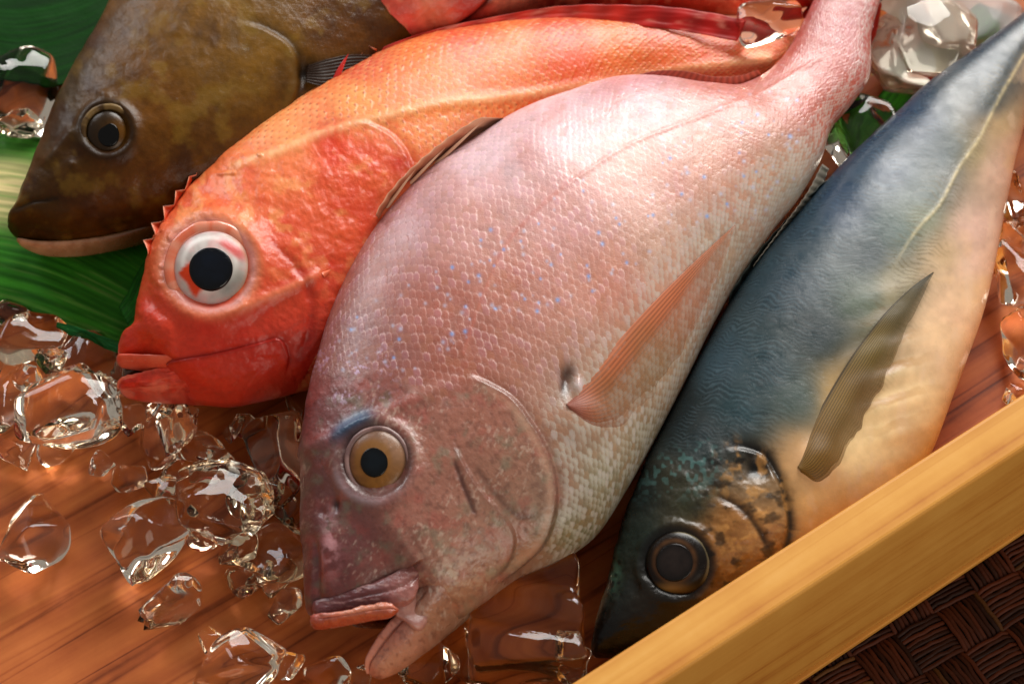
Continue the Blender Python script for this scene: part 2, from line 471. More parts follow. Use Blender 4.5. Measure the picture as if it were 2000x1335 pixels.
def sheet(name, A, B, nu, nv, posf, thick, colf, mat, parent, ridge=(0, 0, 'v'), bow=0.0, wave=0.0, label=None, root=0.0, alpha=None, ragged=0.0):
    """thin closed blade between two smoothed edges; ridge = (count, height mm, across which axis)"""
    a, b_ = hermite(A, nu), hermite(B, nu)
    v = np.linspace(0, 1, nv)
    G = a[:, None, :2] * (1 - v)[None, :, None] + b_[:, None, :2] * v[None, :, None]
    U = np.broadcast_to(np.linspace(0, 1, nu)[:, None], (nu, nv)); Vv = np.broadcast_to(v[None, :], (nu, nv))
    if ragged:
        G = G + (ragged * (fbm(U * 22, U * 0 + 3, 27, 2) - .6) * Vv**3 * sst(0, .2, U))[..., None] * (b_ - a)[:, None, :2] / 45.0
    if root:
        ax_ = (a[-1, :2] + b_[-1, :2] - a[0, :2] - b_[0, :2]) / 2; ax_ /= np.linalg.norm(ax_)
        G = G + (root * np.sin(math.pi * Vv) * (1 - U)**5)[..., None] * ax_
    p = posf(G[..., 0], G[..., 1], U, Vv)
    n = grid_normals(p)
    if n[nu // 2, nv // 2] @ (CAMP - p[nu // 2, nv // 2]) < 0: n = -n; fl = True
    else: fl = False
    k = U if ridge[2] == 'u' else Vv
    h = bow * 1e-3 * np.sin(math.pi * Vv)
    if ridge[0]:
        h = h + ridge[1] * 1e-3 * (.5 + .5 * np.cos(2 * math.pi * ridge[0] * k)) * (.6 + .4 * vnoise(U * 9, Vv * 9, 5))
    if wave: h = h + wave * 1e-3 * (fbm(U * 5, Vv * 3, 9) - .5)
    p = p + n * h[..., None]
    th = thick * 1e-3 * (np.sin(math.pi * np.clip(Vv, .02, .98)) ** .5) * np.clip(np.sin(math.pi * np.clip(U, .01, .985)) ** .4, .2, 1)
    lo = p - n * th[..., None]
    N = nu * nv
    q = np.concatenate([grid_quads(nu, nv, flip=fl), grid_quads(nu, nv, off=N, flip=not fl)])
    i = np.arange(nu - 1); j = np.arange(nv - 1)
    e1 = np.stack([i*nv, (i+1)*nv, (i+1)*nv + N, i*nv + N], -1)
    e2 = np.stack([(i+1)*nv + nv-1, i*nv + nv-1, i*nv + nv-1 + N, (i+1)*nv + nv-1 + N], -1)
    e3 = np.stack([j+1, j, j + N, j+1 + N], -1)
    o4 = (nu-1)*nv
    e4 = np.stack([o4+j, o4+j+1, o4+j+1 + N, o4+j + N], -1)
    e = np.concatenate([e1, e2, e3, e4]); e = e if not fl else e[:, ::-1]
    c = colf(G[..., 0], G[..., 1], U, Vv).reshape(-1, 3)
    c = tone(np.concatenate([c, c]))
    al = (alpha(U, Vv) if alpha else np.ones((nu, nv))).reshape(-1, 1); c = np.concatenate([c, np.concatenate([al, al])], 1)
    o = obj(name, raw_mesh(name, np.concatenate([p.reshape(-1, 3), lo.reshape(-1, 3)]), np.concatenate([q, e]), col=c), mat, parent)
    if label: o['label'] = label
    return o

def dome(name, body, cx, cy, rx, ry, h, lift, colf, mat, parent, rot=0.0, tilt=.0, nr=26, na=64, at=None, power=.5, label=None):
    """low dome on a body; round rx, ry in the picture direction; h, lift in mm"""
    c, n = at if at is not None else on(body, np.array([cx]), np.array([cy]), 24)
    c, n = np.ravel(c), np.ravel(n)
    vd = CAMP - c; vd /= np.linalg.norm(vd)
    nn = n * (1 - tilt) + vd * tilt; nn /= np.linalg.norm(nn)
    rho = np.linspace(0.02, 1, nr); ph = np.linspace(0, 2 * math.pi, na, endpoint=False)
    RR, PH = np.meshgrid(rho, ph, indexing='ij')
    ex, ey = rx * RR * np.cos(PH), ry * RR * np.sin(PH)
    wv_ = 1 + .03 * (fbm(np.cos(PH) * 1.6 + 3, np.sin(PH) * 1.6 + 3, int(cx) % 17, 2) - .5)
    ex, ey = ex * wv_, ey * wv_
    cr, sr = math.cos(rot), math.sin(rot)
    X = cx + ex * cr - ey * sr; Y = cy + ex * sr + ey * cr
    d = FWD + RIGHT * ((X - 1000) / 1000 * TAN)[..., None] + UPV * ((667.5 - Y) / 1000 * TAN)[..., None]
    t = ((c + nn * lift * 1e-3 - CAMP) @ nn) / (d @ nn)
    p = CAMP + d * t[..., None] + nn * (h * 1e-3 * np.maximum(1 - RR**2, 0) ** power)[..., None]
    skirt = p[-1] - nn * .004
    vs = np.concatenate([p.reshape(-1, 3), p[0].mean(0)[None], skirt])
    q = grid_quads(nr, na, wrap=True)
    j = np.arange(na); j2 = (j + 1) % na; o_ = (nr - 1) * na; ctr = nr * na; sk = ctr + 1
    q = np.concatenate([q, np.stack([o_ + j, o_ + j2, sk + j2, sk + j], -1)])
    tr = np.stack([np.full(na, ctr), j2, j], -1)
    col = colf(RR, PH, X, Y).reshape(-1, 3)
    col = np.concatenate([col, col[:na].mean(0)[None], col[-na:]])
    col = np.concatenate([tone(col), np.ones((len(col), 1))], 1)
    # face outwards
    a, b2, c2 = vs[q[0][0]], vs[q[0][1]], vs[q[0][2]]
    if np.cross(b2 - a, c2 - a) @ nn < 0: q = q[:, ::-1]; tr = tr[:, ::-1]
    o = obj(name, raw_mesh(name, vs, q, tr, col), mat, parent)
    if label: o['label'] = label
    return o, (c, nn)

def const(c):
    return lambda X, Y, U, V: np.broadcast_to(lin(c), X.shape + (3,)).copy()

def spike(name, p0, p1, r, c, mat, parent, n=7, rings=6, bend=.0):
    p0, p1 = np.asarray(p0), np.asarray(p1); ax = p1 - p0; L = np.linalg.norm(ax); ax = ax / L
    u = np.cross(ax, [0, 0, 1.]);
    if np.linalg.norm(u) < 1e-4: u = np.array([1., 0, 0])
    u /= np.linalg.norm(u); v = np.cross(ax, u)
    V = []
    for k in range(rings):
        f = k / (rings - 1); rr = r * (1 - f) ** .8 + r * .04
        cc = p0 + ax * L * f + v * bend * L * f * f
        for j in range(n):
            a = 2 * math.pi * j / n; V.append(cc + (u * math.cos(a) + v * math.sin(a)) * rr)
    q = grid_quads(rings, n, wrap=True)
    V.append(p0); V.append(p1 + v * bend * L)
    j = np.arange(n); j2 = (j + 1) % n
    tr = np.concatenate([np.stack([np.full(n, rings*n), j, j2], -1), np.stack([np.full(n, rings*n+1), (rings-1)*n + j2, (rings-1)*n + j], -1)])
    cl = np.concatenate([np.broadcast_to(lin(c), (len(V), 3)), np.ones((len(V), 1))], 1)
    return obj(name, raw_mesh(name, V, q, tr, cl), mat, parent)

def scales(b, na, nb, seed=0, Ra=.95, Rb=.86):
    """overlapping scales in the body's own length / girth coordinates: height, per-scale random, free-edge mask"""
    th = np.arccos(np.clip(-b.W, -1, 1)) / math.pi
    bb = th * nb + .35 * (fbm(b.S * 40, th * 14, 71, 2) - .5); aa = na * (.86 * b.S + .3 * b.S**3) + .5 * (fbm(b.S * 30 + 9, th * 12, 72, 2) - .5)
    best = np.full(aa.shape, 1e9); rid = np.zeros(aa.shape); ee = np.ones(aa.shape); db_ = np.zeros(aa.shape)
    r0 = np.floor(bb)
    for dr in (-1, 0, 1):
        row = r0 + dr; db = bb - row - .5
        e = Ra * np.sqrt(np.clip(1 - (db / Rb)**2, 0, 1))
        off = .5 * (row % 2)
        ca = np.ceil(aa - e - off) + off
        ok = (np.abs(db) < Rb) & (ca < best)
        best = np.where(ok, ca, best); rid = np.where(ok, row, rid); ee = np.where(ok, e, ee); db_ = np.where(ok, db, db_)
    x = aa - best
    h = np.clip((x + .6) / 1.5, 0, 1)
    rim = ee - x                                     # 0 at the free edge
    edge = 1 - sst(0, .22, rim)
    return h, hsh(best * 2, rid, seed), edge, rim, db_

# ================================================================== SEA BREAM
BST = [(597,1168,603,1206,4,40),(592,1122,655,1207,11,40),(587,1060,738,1202,17,41),(581,985,812,1186,21,41),
 (580,905,875,1203,25,42),(591,820,945,1170,28,42),(611,725,1015,1120,30,42),(646,605,1092,1088,32,42),(708,478,1165,1043,33,42),
 (790,378,1226,958,34,42),(890,303,1282,862,34,42),(1000,238,1342,748,33,42),(1100,193,1397,638,30,42),(1200,162,1452,543,27,42),
 (1290,160,1512,460,23,42),(1370,172,1567,388,18,43),(1432,176,1605,316,13,43),(1484,153,1627,250,9.5,43),(1524,118,1662,206,7.5,43),
 (1557,66,1698,150,5.5,44),(1590,0,1703,60,4,44),(1612,-70,1722,-20,3,44)]
B_OP = [(905,728),(950,748),(1000,778),(1040,830),(1068,880),(1084,940),(1082,1000),(1060,1060),(1015,1105),(960,1150)]
B_PRE = [(880,850),(905,905),(945,965),(985,1010),(1003,1050),(990,1095),(950,1140)]
B_CR2 = [(885,895),(905,950),(930,1010)]
B_CR3 = [(925,905),(955,950),(990,990),(1020,1010),(1055,1000)]
B_MAX = [(630,1180),(700,1162),(770,1128),(830,1088)]
B_LAT = [(905,690),(950,560),(1000,462),(1060,400),(1140,340),(1220,288),(1300,252),(1400,214),(1500,175),(1600,115)]
B_BND = [(560,790),(640,745),(720,735),(800,760),(860,800),(905,760),(960,760),(1040,830),(1090,930),(1085,1010),(1030,1120)]
B_EYE = (735, 902)

def b_common(b):
    if hasattr(b, 'cm'): return b.cm
    X, Y = b.X, b.Y
    d, sd, t = pdist(X, Y, B_BND, 60)
    body = sst(-6, 22, -sd)          # behind the head
    b.cm = dict(op=pdist(X, Y, B_OP), pre=pdist(X, Y, B_PRE), c2=pdist(X, Y, B_CR2), c3=pdist(X, Y, B_CR3),
                mx=pdist(X, Y, B_MAX), lat=pdist(X, Y, B_LAT), sc=scales(b, 108, 74, 1), body=body, bd=(d, sd))
    return b.cm

def bream_disp(b):
    c = b_common(b); X, Y = b.X, b.Y
    h, rnd, edge, rim, db = c['sc']
    B = c['body'] * sst(1.0, .93, b.S)
    z = B * (.105 * (h - .4) + .11 * (rnd - .5) * h + .06 * (fbm(X / 5, Y / 5, 19, 2) - .5)) * sst(.95, .5, np.abs(b.W) * .8)
    # faint cheek scales
    ck = np.exp(-(((X - 850) / 120)**2 + ((Y - 1010) / 110)**2)**2)
    ck = np.maximum(ck, .7 * np.exp(-(((X - 985) / 55)**2 + ((Y - 900) / 90)**2)**2)) * (1 - B)
    z += ck * .10 * (h - .4)
    # gill cover edges and creases
    d, sd, t = c['op']; inside = sst(-9, 6, sd); e = ends(t, .1)
    z += e * (1.5 * inside * np.exp(-np.maximum(sd, 0) / 55) - .7 * np.exp(-(np.minimum(sd, 0) / 14)**2) * (1 - inside))
    d, sd, t = c['pre']; inside = sst(-7, 5, sd); e = ends(t, .15)
    z += e * (.9 * inside * np.exp(-np.maximum(sd, 0) / 45) - .4 * np.exp(-(np.minimum(sd, 0) / 12)**2) * (1 - inside))
    for k_, w_, h_ in (('c2', 6, .6), ('c3', 8, .4)):
        d, sd, t = c[k_]; z -= h_ * np.exp(-(d / w_)**2) * ends(t, .2)
    d, sd, t = c['mx']; inside = sst(-2, 3, -sd)
    z += sst(0, .15, t) * (1.6 * inside * np.exp(-np.maximum(-sd, 0) / 70) - 1.0 * np.exp(-(d / 14)**2) * (1 - inside)) * sst(1, .9, t)
    # eye socket
    r = np.hypot(X - B_EYE[0], (Y - B_EYE[1]) / 1.03)
    z += 1.1 * np.exp(-((r - 78) / 14)**2) - 1.8 * sst(70, 50, r)
    brow = np.exp(-(((X - 690) * .75 + (Y - 828) * .66) / 75)**2) * np.exp(-((-(X - 690) * .66 * -1 * .0 + (Y - 835 + (X - 690) * .45)) / 16)**2)
    z += 1.2 * brow
    # nostril and snout bumps
    z -= 1.4 * np.exp(-((X - 655) / 8)**2 - ((Y - 985) / 14)**2) + .7 * np.exp(-((X - 630) / 9)**2 - ((Y - 1000) / 9)**2)
    z += .9 * np.exp(-((X - 640) / 22)**2 - ((Y - 1060) / 60)**2)
    z -= 1.2 * np.exp(-((X - 622) / 7)**2) * sst(1040, 1080, Y) * sst(1190, 1150, Y)
    z += .55 * (fbm(X / 38, Y / 38, 3) - .5) * (1 - B) + .3 * (fbm(X / 12, Y / 12, 8) - .5) * (1 - B) + .12 * (fbm(X / 4.5, Y / 4.5, 18, 2) - .5) * (1 - B)
    z += 2.0 * (fbm(X / 190, Y / 190, 21, 2) - .5)
    # notch above the fin base
    z -= 2.6 * np.exp(-((X - 1108) / 16)**2 - ((Y - 735) / 26)**2)
    z += 1.6 * np.exp(-((X - 1128) / 9)**2 - ((Y - 752) / 22)**2)
    z += 2.2 * np.exp(-(((X - 1140) / 48)**2 + ((Y - 822) / 42)**2)**1.5)
    d, sd, t = c['lat']; z += .25 * np.exp(-(d / 5)**2) * B
    return z

BPTS = [(600,1100,(108,58,64)),(590,950,(108,64,66)),(620,800,(136,90,92)),(650,650,(156,110,108)),(720,520,(164,110,106)),
 (800,420,(184,140,146)),(950,300,(222,196,206)),(1100,230,(222,194,204)),(1250,190,(208,162,172)),(1400,210,(200,130,124)),  # back points whitened, the highlight there put into the colour
 (1550,150,(190,112,102)),(1650,60,(164,58,60)),(1680,130,(174,80,74)),(1600,120,(178,86,80)),(1640,190,(180,98,84)),(900,450,(198,152,148)),(1000,550,(184,126,112)),
 (850,600,(168,108,96)),(760,700,(150,100,94)),(900,700,(164,104,90)),(1100,420,(206,160,160)),(1250,330,(212,170,162)),
 (1400,300,(206,160,146)),(1500,330,(196,162,146)),(1550,370,(186,178,168)),(1200,550,(194,140,126)),(1300,500,(198,164,150)),
 (1420,500,(180,164,150)),(1300,700,(178,156,136)),(1200,800,(180,150,132)),(1250,850,(158,150,130)),(1180,950,(146,144,124)),
 (1120,1030,(134,134,110)),(1080,950,(160,130,116)),(1000,900,(164,124,108)),(950,800,(166,118,104)),(850,900,(160,114,100)),
 (800,1000,(164,118,106)),(700,1050,(128,82,84)),(650,1100,(124,74,78)),(760,1100,(138,94,88)),(610,1000,(112,66,68)),(900,1060,(174,132,116)),
 (1000,1060,(166,134,116)),(900,1150,(172,136,116)),(830,1160,(164,120,106)),(700,950,(140,102,98))]

def bream_paint(b):
    c = b_common(b); X, Y = b.X, b.Y
    C = idw(X, Y, BPTS) * np.array([1.02, .98, .93])
    h, rnd, edge, rim, db = c['sc']; B = c['body']
    C = C * (1 + (B * (.12 * (rnd - .5) + .22 * (h - .55)) + .22 * (fbm(X/9, Y/9, 4) - .5) + .2 * (fbm(X/30, Y/30, 24) - .5))[..., None])
    C = mixc(C, (120, 62, 56), B * .5 * sst(.5, .15, h) * sst(1500, 900, X) * (.3 + .9 * fbm(X / 16, Y / 16, 90)))  # shading crescents between the scales painted dark
    C = mixc(C, (214, 176, 214), B * .12 * sst(.72, .95, rnd) * sst(.25, .7, h))
    C = mixc(C, (214, 158, 112), B * .12 * sst(.25, .05, rnd))
    C = mixc(C, (240, 214, 206), B * edge * .42 * rnd)  # highlight painted along each free scale edge
    C = mixc(C, (206, 120, 104), B * .45 * sst(.45, .75, fbm(X / 60, Y / 60, 14)) * sst(500, 300, Y) * .6)
    C = mixc(C, (120, 136, 116), .4 * sst(.5, .8, fbm(X / 26, Y / 26, 31)) * (1 - B))
    C = mixc(C, (176, 92, 84), .35 * sst(.5, .75, fbm(X / 34, Y / 34, 32)) * (1 - B))
    hd = 1 - B
    C = mixc(C, (222, 204, 190), hd * .34 * sst(.6, .8, fbm(X / 6 + Y / 11, Y / 10 - X / 22, 61, 2)) * sst(.4, .62, fbm(X / 45, Y / 45, 62)))
    C = mixc(C, (96, 56, 50), hd * .28 * sst(.56, .78, fbm(X / 8, Y / 8, 63, 2)))
    C = mixc(C, (206, 190, 172), hd * .45 * np.exp(-(((X - 890) / 90)**2 + ((Y - 1120) / 60)**2)) * sst(.4, .7, fbm(X / 10, Y / 10, 64)))
    # silver belly streaks
    bel = sst(.35, .75, b.W) * B
    C = mixc(C, (205, 205, 196), bel * .5 * sst(.45, .9, h * (.5 + rnd)))
    C = mixc(C, (84, 84, 70), bel * .35 * sst(.3, .05, rim) * rnd)
    d, sd, t = c['lat']; C = mixc(C, (200, 120, 104), .5 * np.exp(-(d / 4)**2) * B * (.5 + .5 * vnoise(X / 7, Y / 7, 6)))
    for k_, w_, a_ in (('op', 7, .5), ('pre', 6, .35), ('c2', 5, .7), ('c3', 6, .35), ('mx', 6, .6)):
        d, sd, t = c[k_]; C = mixc(C, (78, 44, 42), a_ * np.exp(-(d / w_)**2) * ends(t, .12))
    d, sd, t = c['op']; C = mixc(C, (206, 168, 146), .5 * np.exp(-((sd - 13) / 8)**2) * ends(t, .2))
    # turquoise flecks
    rng = np.random.default_rng(11)
    fl = []
    while len(fl) < 190:
        x, y = rng.uniform(640, 1560), rng.uniform(170, 760)
        u = (x - 640) / 900
        if y < 700 - 560 * u - 60 or y > 800 - 400 * u: continue
        fl.append((x, y, rng.uniform(2.2, 4.2), rng.uniform(.3, .9)))
    for (x, y, r, a) in fl:
        m = (np.abs(X - x) < 14) & (np.abs(Y - y) < 14)
        if m.any():
            g = np.zeros(X.shape); g[m] = np.exp(-((X[m] - x)**2 + (Y[m] - y)**2) / r**2) * a
            C = mixc(C, (132, 176, 232) if a > .7 else (196, 206, 232), g * B)
    # violet nape, its sparkling highlights painted in as pale dots
    npz = np.exp(-(((X - 690) / 75)**2 + ((Y - 730) / 70)**2)**1.5)
    C = mixc(C, (222, 196, 226), npz * .75 * sst(.62, .78, fbm(X / 7 + Y / 15, Y / 6 - X / 18, 17, 2)) * sst(.3, .6, fbm(X / 30, Y / 30, 77)))
    # blue brow, eye ring, nostril
    xr = (X - 690) * .85 - (Y - 835) * .5; yr = (X - 690) * .5 + (Y - 835) * .85
    C = mixc(C, (40, 84, 116), .95 * np.exp(-(xr / 48)**4 - ((yr + 2) / 17)**2))
    C = mixc(C, (112, 140, 164), .6 * np.exp(-((xr - 5) / 36)**4 - ((yr + 14) / 9)**2))
    r = np.hypot(X - B_EYE[0], Y - B_EYE[1])
    C = mixc(C, (92, 66, 66), .75 * np.exp(-((r - 64) / 12)**2))
    C = mixc(C, (180, 168, 176), .5 * np.exp(-((r - 80) / 8)**2) * sst(0, 40, Y - 900) * sst(830, 700, X))
    C = mixc(C, (54, 22, 24), .95 * np.exp(-((X - 655) / 8)**2 - ((Y - 985) / 13)**2))
    C = mixc(C, (112, 52, 44), .7 * np.exp(-((X - 768) / 16)**2 - ((Y - 978) / 12)**2) * .6)
    C = mixc(C, (214, 166, 172), .75 * np.exp(-((X - 648) / 15)**2 - ((Y - 1065) / 55)**2) * sst(.35, .6, fbm(X / 14, Y / 14, 40)))  # pale pink highlight streak painted on the snout
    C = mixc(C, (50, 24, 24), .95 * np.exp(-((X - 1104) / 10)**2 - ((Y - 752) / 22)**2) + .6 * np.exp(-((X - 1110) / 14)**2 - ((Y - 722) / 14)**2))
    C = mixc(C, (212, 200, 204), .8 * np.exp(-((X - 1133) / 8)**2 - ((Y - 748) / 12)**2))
    return C

bream_root = P(950, 700, 0)
bream = thing('sea_bream', 'large pink sea bream with open mouth, lying in the middle of the tray', 'fish', bream_root)
bb = loft(BST, 940, 420, 40, q=.82, r0=.006, disp=bream_disp, paint=bream_paint, flat=.0)
body_obj('body', bb, M_BREAM, bream); index(bb, 3)

# jaws and lips
def plain_paint(c1, c2, sx=20, seed=1, extra=None):
    def f(b):
        n = fbm(b.X / sx, b.Y / sx, seed)
        C = lin(c1) * (1 - n[..., None]) + lin(c2) * n[..., None]
        return extra(b, C) if extra else C
    return f
def jaw_paint(b):
    X, Y = b.X, b.Y
    C = idw(X, Y, [(715,1310,(206,150,134)),(735,1260,(186,128,114)),(760,1300,(200,162,142)),(775,1230,(172,116,106)),(840,1215,(172,136,116)),
                   (880,1180,(166,128,108)),(930,1165,(172,136,116)),(860,1150,(164,120,106)),(800,1280,(190,152,134)),(900,1200,(176,144,122))])
    C = C * (.86 + .3 * fbm(X / 11, Y / 11, 4))[..., None]
    C = mixc(C, (120, 52, 48), .75 * sst(-.5, -.9, b.W) * sst(.75, .5, b.S))
    C = mixc(C, (214, 158, 144), .6 * np.exp(-((b.W + .45) / .16)**2) * sst(.7, .4, b.S))
    C = mixc(C, (214, 204, 194), .5 * sst(.55, .78, fbm(X / 7, Y / 12, 61)) * sst(.3, .6, b.S))
    return mixc(C, (104, 62, 54), .35 * sst(.58, .76, fbm(X / 9, Y / 9, 65)))
lj = loft([(706,1300,736,1327,4,31),(722,1264,776,1311,8,33),(745,1230,816,1286,11,36),(775,1200,852,1259,14,37),(800,1168,892,1224,17,38),(822,1130,932,1188,19,38),(842,1090,968,1156,18,37),(860,1050,1000,1130,14,37)],
          240, 140, q=.8, r0=.05, r1=.05, paint=jaw_paint,
          disp=lambda b: .7*(fbm(b.X/18, b.Y/18, 2)-.5) + .25*(fbm(b.X/6, b.Y/6, 3)-.5) + 1.1*np.exp(-((b.W+.6)/.14)**2)*sst(.7,.4,b.S) - .8*np.exp(-((b.W+.25)/.1)**2)*sst(.6,.3,b.S))
body_obj('lower_jaw', lj, M_BREAM, bream)
# the purple plate behind the upper lip
def max_paint(b):
    C = idw(b.X, b.Y, [(620,1188,(134,82,86)),(680,1165,(120,70,74)),(740,1150,(128,80,82)),(790,1130,(146,98,94)),(800,1165,(176,124,116)),(700,1185,(110,58,60))])
    C = C * (.84 + .34 * fbm(b.X / 12, b.Y / 12, 9))[..., None]
    return mixc(C, (196, 160, 156), .5 * sst(.6, .78, fbm(b.X / 18, b.Y / 7, 10)))
mx = loft([(608,1174,612,1204,2,46),(655,1162,668,1200,3,49),(702,1147,722,1190,3.4,53),(748,1130,768,1186,3.6,56),(786,1108,802,1176,3,57),(814,1088,822,1150,1.2,57)],
          160, 80, q=.6, r0=.05, r1=.1, paint=max_paint,
          disp=lambda b: .8*(fbm(b.X/22, b.Y/14, 12)-.5) + .2*(fbm(b.X/6, b.Y/6, 13)-.5) - .6*np.exp(-((b.W-.15)/.15)**2)*sst(.2,.5,b.S))
body_obj('maxilla', mx, M_BREAM, bream)
def lip_paint(b):
    C = idw(b.X, b.Y, [(612,1212,(176,98,94)),(650,1206,(214,142,120)),(690,1198,(226,170,146)),(735,1190,(218,156,132)),(770,1190,(200,122,100))])  # paler lip middle carries its highlight in the colour
    C = C * (.84 + .32 * fbm(b.X / 10, b.Y / 8, 9))[..., None]
    C = mixc(C, (176, 84, 50), .75 * sst(.3, .7, b.W + .3 * (fbm(b.X / 12, b.Y / 12, 4) - .5)))
    return mixc(C, (112, 56, 56), .7 * sst(-.45, -.85, b.W))
ul = loft([(603,1196,607,1230,3,48),(634,1196,638,1229,4,50),(679,1190,686,1220,3.8,53),(724,1179,732,1211,3.6,56),(756,1175,762,1206,3,58),(778,1183,780,1197,1.6,59)],
          180, 80, q=.7, r0=.08, r1=.1, disp=lambda b: 1.3*(fbm(b.X/26, b.Y/18, 15)-.5) + .5*(fbm(b.X/9, b.Y/9, 16)-.5) - .8*np.exp(-((b.W-.35)/.14)**2)*sst(.05,.2,b.S), paint=lip_paint)
body_obj('upper_lip', ul, M_FLESH, bream)
mc = loft([(766,1166,768,1200,1.5,53),(786,1148,796,1216,2.4,51),(808,1118,818,1228,2.4,49),(824,1100,836,1210,1,48)], 90, 60, q=.6, r0=.1, r1=.1,
          paint=plain_paint((158,108,102),(200,160,150), 12, 6), disp=lambda b: .7*np.sin(b.W*6+b.S*3)*sst(.1,.4,b.S))
body_obj('mouth_corner', mc, M_BREAM, bream)
mi = loft([(680,1204,684,1222,3,38),(730,1198,734,1226,5,37),(775,1184,785,1222,7,36),(830,1160,830,1210,8,35)], 80, 50, paint=plain_paint((62,16,12),(86,26,18), 20, 2), r0=.1, r1=.1)
body_obj('mouth_lining', mi, M_FLESH, bream)

# eye
def b_iris(RR, PH, X, Y):
    C = idw(X, Y, [(735,955,(206,150,50)),(690,900,(150,104,80)),(780,880,(190,156,130)),(735,850,(140,110,98)),(770,935,(180,134,76)),(765,860,(200,174,154)),(700,940,(176,130,72))], 2.5)
    n = .6 * fbm(np.cos(PH)*5+9, RR*6 + np.sin(PH)*5, 3) + .4 * fbm(np.cos(PH)*14+9, np.sin(PH)*14 + RR*2, 5)
    C = C * np.array([.95, .88, .85]) * (.42 + .5 * n)[..., None]
    C = mixc(C, (70, 52, 50), sst(.86, 1.0, RR) * .7)
    r = np.hypot(X - 731, (Y - 902) / 1.08)
    C = mixc(C, (150, 108, 52), .6 * sst(42, 31, r))
    return C
eye, (ec, en) = dome('eye', bb, 738, 901, 57, 61, 4.0, -.1, b_iris, M_EYE, bream, rot=.2, tilt=.35)
M_PUPIL = skin_mat('pupil_surface', rough=.12, coat=.3, coat_rough=.02, sss=0, bump=.02, fine=500, spec=.2)
def pupil_col(c0, c1):
    return lambda RR, PH, X, Y: (lin(c0) * (1 - RR**3)[..., None] + lin(c1) * (RR**3)[..., None]) * (.6 + .8 * fbm(X / 14, Y / 14, 6))[..., None]
dome('pupil', bb, 731, 902, 27, 29, .6, 3.5, pupil_col((20, 30, 38), (4, 5, 6)), M_PUPIL, eye, tilt=.0, at=(ec, en))

# pectoral fin lying over the flank
def over(b, h0, h1, hb=0.0):
    def f(X, Y, U, V):
        p, n = on(b, X, Y, 10)
        return p + n * ((h0 + (h1 - h0) * U + hb * np.sin(np.pi * V) * (1 - U)) * 1e-3)[..., None]
    return f
def bpec_col(X, Y, U, V):
    C = idw(X, Y, [(1120,785,(196,120,84)),(1200,700,(196,116,72)),(1300,590,(206,130,92)),(1400,490,(208,146,116)),(1230,790,(166,124,74)),(1270,740,(164,132,88)),(1210,840,(160,98,66))], 3)
    st = .5 + .5 * np.cos(2 * math.pi * 15 * V)
    C = C * (.86 + .2 * st)[..., None]
    C = mixc(C, (150, 96, 92), .6 * sst(.16, .02, U))
    return mixc(C, (226, 150, 116), .6 * sst(.14, .0, V))
sheet('pectoral_fin', [(1104,788),(1160,722),(1230,640),(1310,556),(1380,488),(1432,440)], [(1112,800),(1170,842),(1212,838),(1262,786),(1314,712),(1362,622),(1402,530),(1434,442)],
      90, 70, over(bb, -.6, 1.2, 1.4), .6, bpec_col, M_FIN, bream, ridge=(15, .05, 'v'), root=0, ragged=7, alpha=lambda U, V: np.clip((.8 - .58 * sst(.18, .5, V) * sst(0, .25, U) - .3 * sst(.5, 1, U)) * (.86 + .2 * np.cos(2 * math.pi * 15 * V)), .15, 1))
# folded dorsal fins along the back
def lift(z0, z1):
    return lambda X, Y, U, V: P(X, Y, (z0 + (z1 - z0) * V) * 1e-3)
def bdor(X, Y, U, V):
    C = idw(X, Y, [(760,400,(190,130,100)),(900,280,(206,140,110)),(940,240,(214,170,140)),(1100,190,(190,110,100))], 3)
    C = mixc(C, (70, 40, 36), .8 * np.exp(-((V - .45) / .18)**2) * sst(.0, .2, U))
    return mixc(C, (236, 200, 170), .5 * sst(.8, 1, V))
sheet('dorsal_fin', [(742,432),(770,398),(820,352),(880,306),(940,268),(1010,232)], [(732,418),(758,378),(804,328),(858,282),(908,246),(940,228)],
      90, 14, lift(53, 64), .9, bdor, M_FIN, bream, ridge=(9, .5, 'u'))
for (x0, y0, x1, y1) in ((750,412,812,330),(790,370,870,288),(850,322,946,234)):
    spike('dorsal_spine', P(x0, y0, .056), P(x1, y1, .067), .0009, (214, 170, 140), M_FIN, bream)
def bdor2(X, Y, U, V):
    C = idw(X, Y, [(1240,156,(206,140,130)),(1320,150,(190,104,84)),(1420,160,(196,110,92)),(1480,140,(206,120,100))], 3)
    return C * (.75 + .35 * (.5 + .5*np.cos(2*math.pi*22*U)))[..., None]
sheet('soft_dorsal_fin', [(1190,170),(1250,162),(1320,168),(1400,184),(1450,176),(1490,150)], [(1236,150),(1270,140),(1330,138),(1400,150),(1452,146),(1480,136)],
      90, 14, lift(45, 50), .8, bdor2, M_FIN, bream, ridge=(22, .4, 'u'))
# tail fin beyond the top of the picture
def btail(X, Y, U, V):
    C = np.broadcast_to(lin((196, 104, 96)), X.shape + (3,)).copy()
    return C * (.8 + .3 * (.5 + .5*np.cos(2*math.pi*26*V)))[..., None]
sheet('tail_fin', [(1600,-40),(1560,-120),(1500,-210),(1440,-290)], [(1724,-20),(1800,-60),(1890,-90),(1980,-110)], 50, 60, lift(45, 45), 1.2, btail, M_FIN, bream, ridge=(26, .4, 'v'))
def bbelly(X, Y, U, V):
    C = np.broadcast_to(lin((176, 170, 158)), X.shape + (3,)).copy()
    return C * (.7 + .4 * (.5 + .5*np.cos(2*math.pi*16*U)))[..., None]
sheet('anal_fin', [(1470,520),(1530,440),(1580,370),(1605,320)], [(1484,508),(1550,430),(1604,368),(1618,330)], 60, 12, lift(40, 33), .8, bbelly, M_FIN, bream, ridge=(16, .4, 'u'))

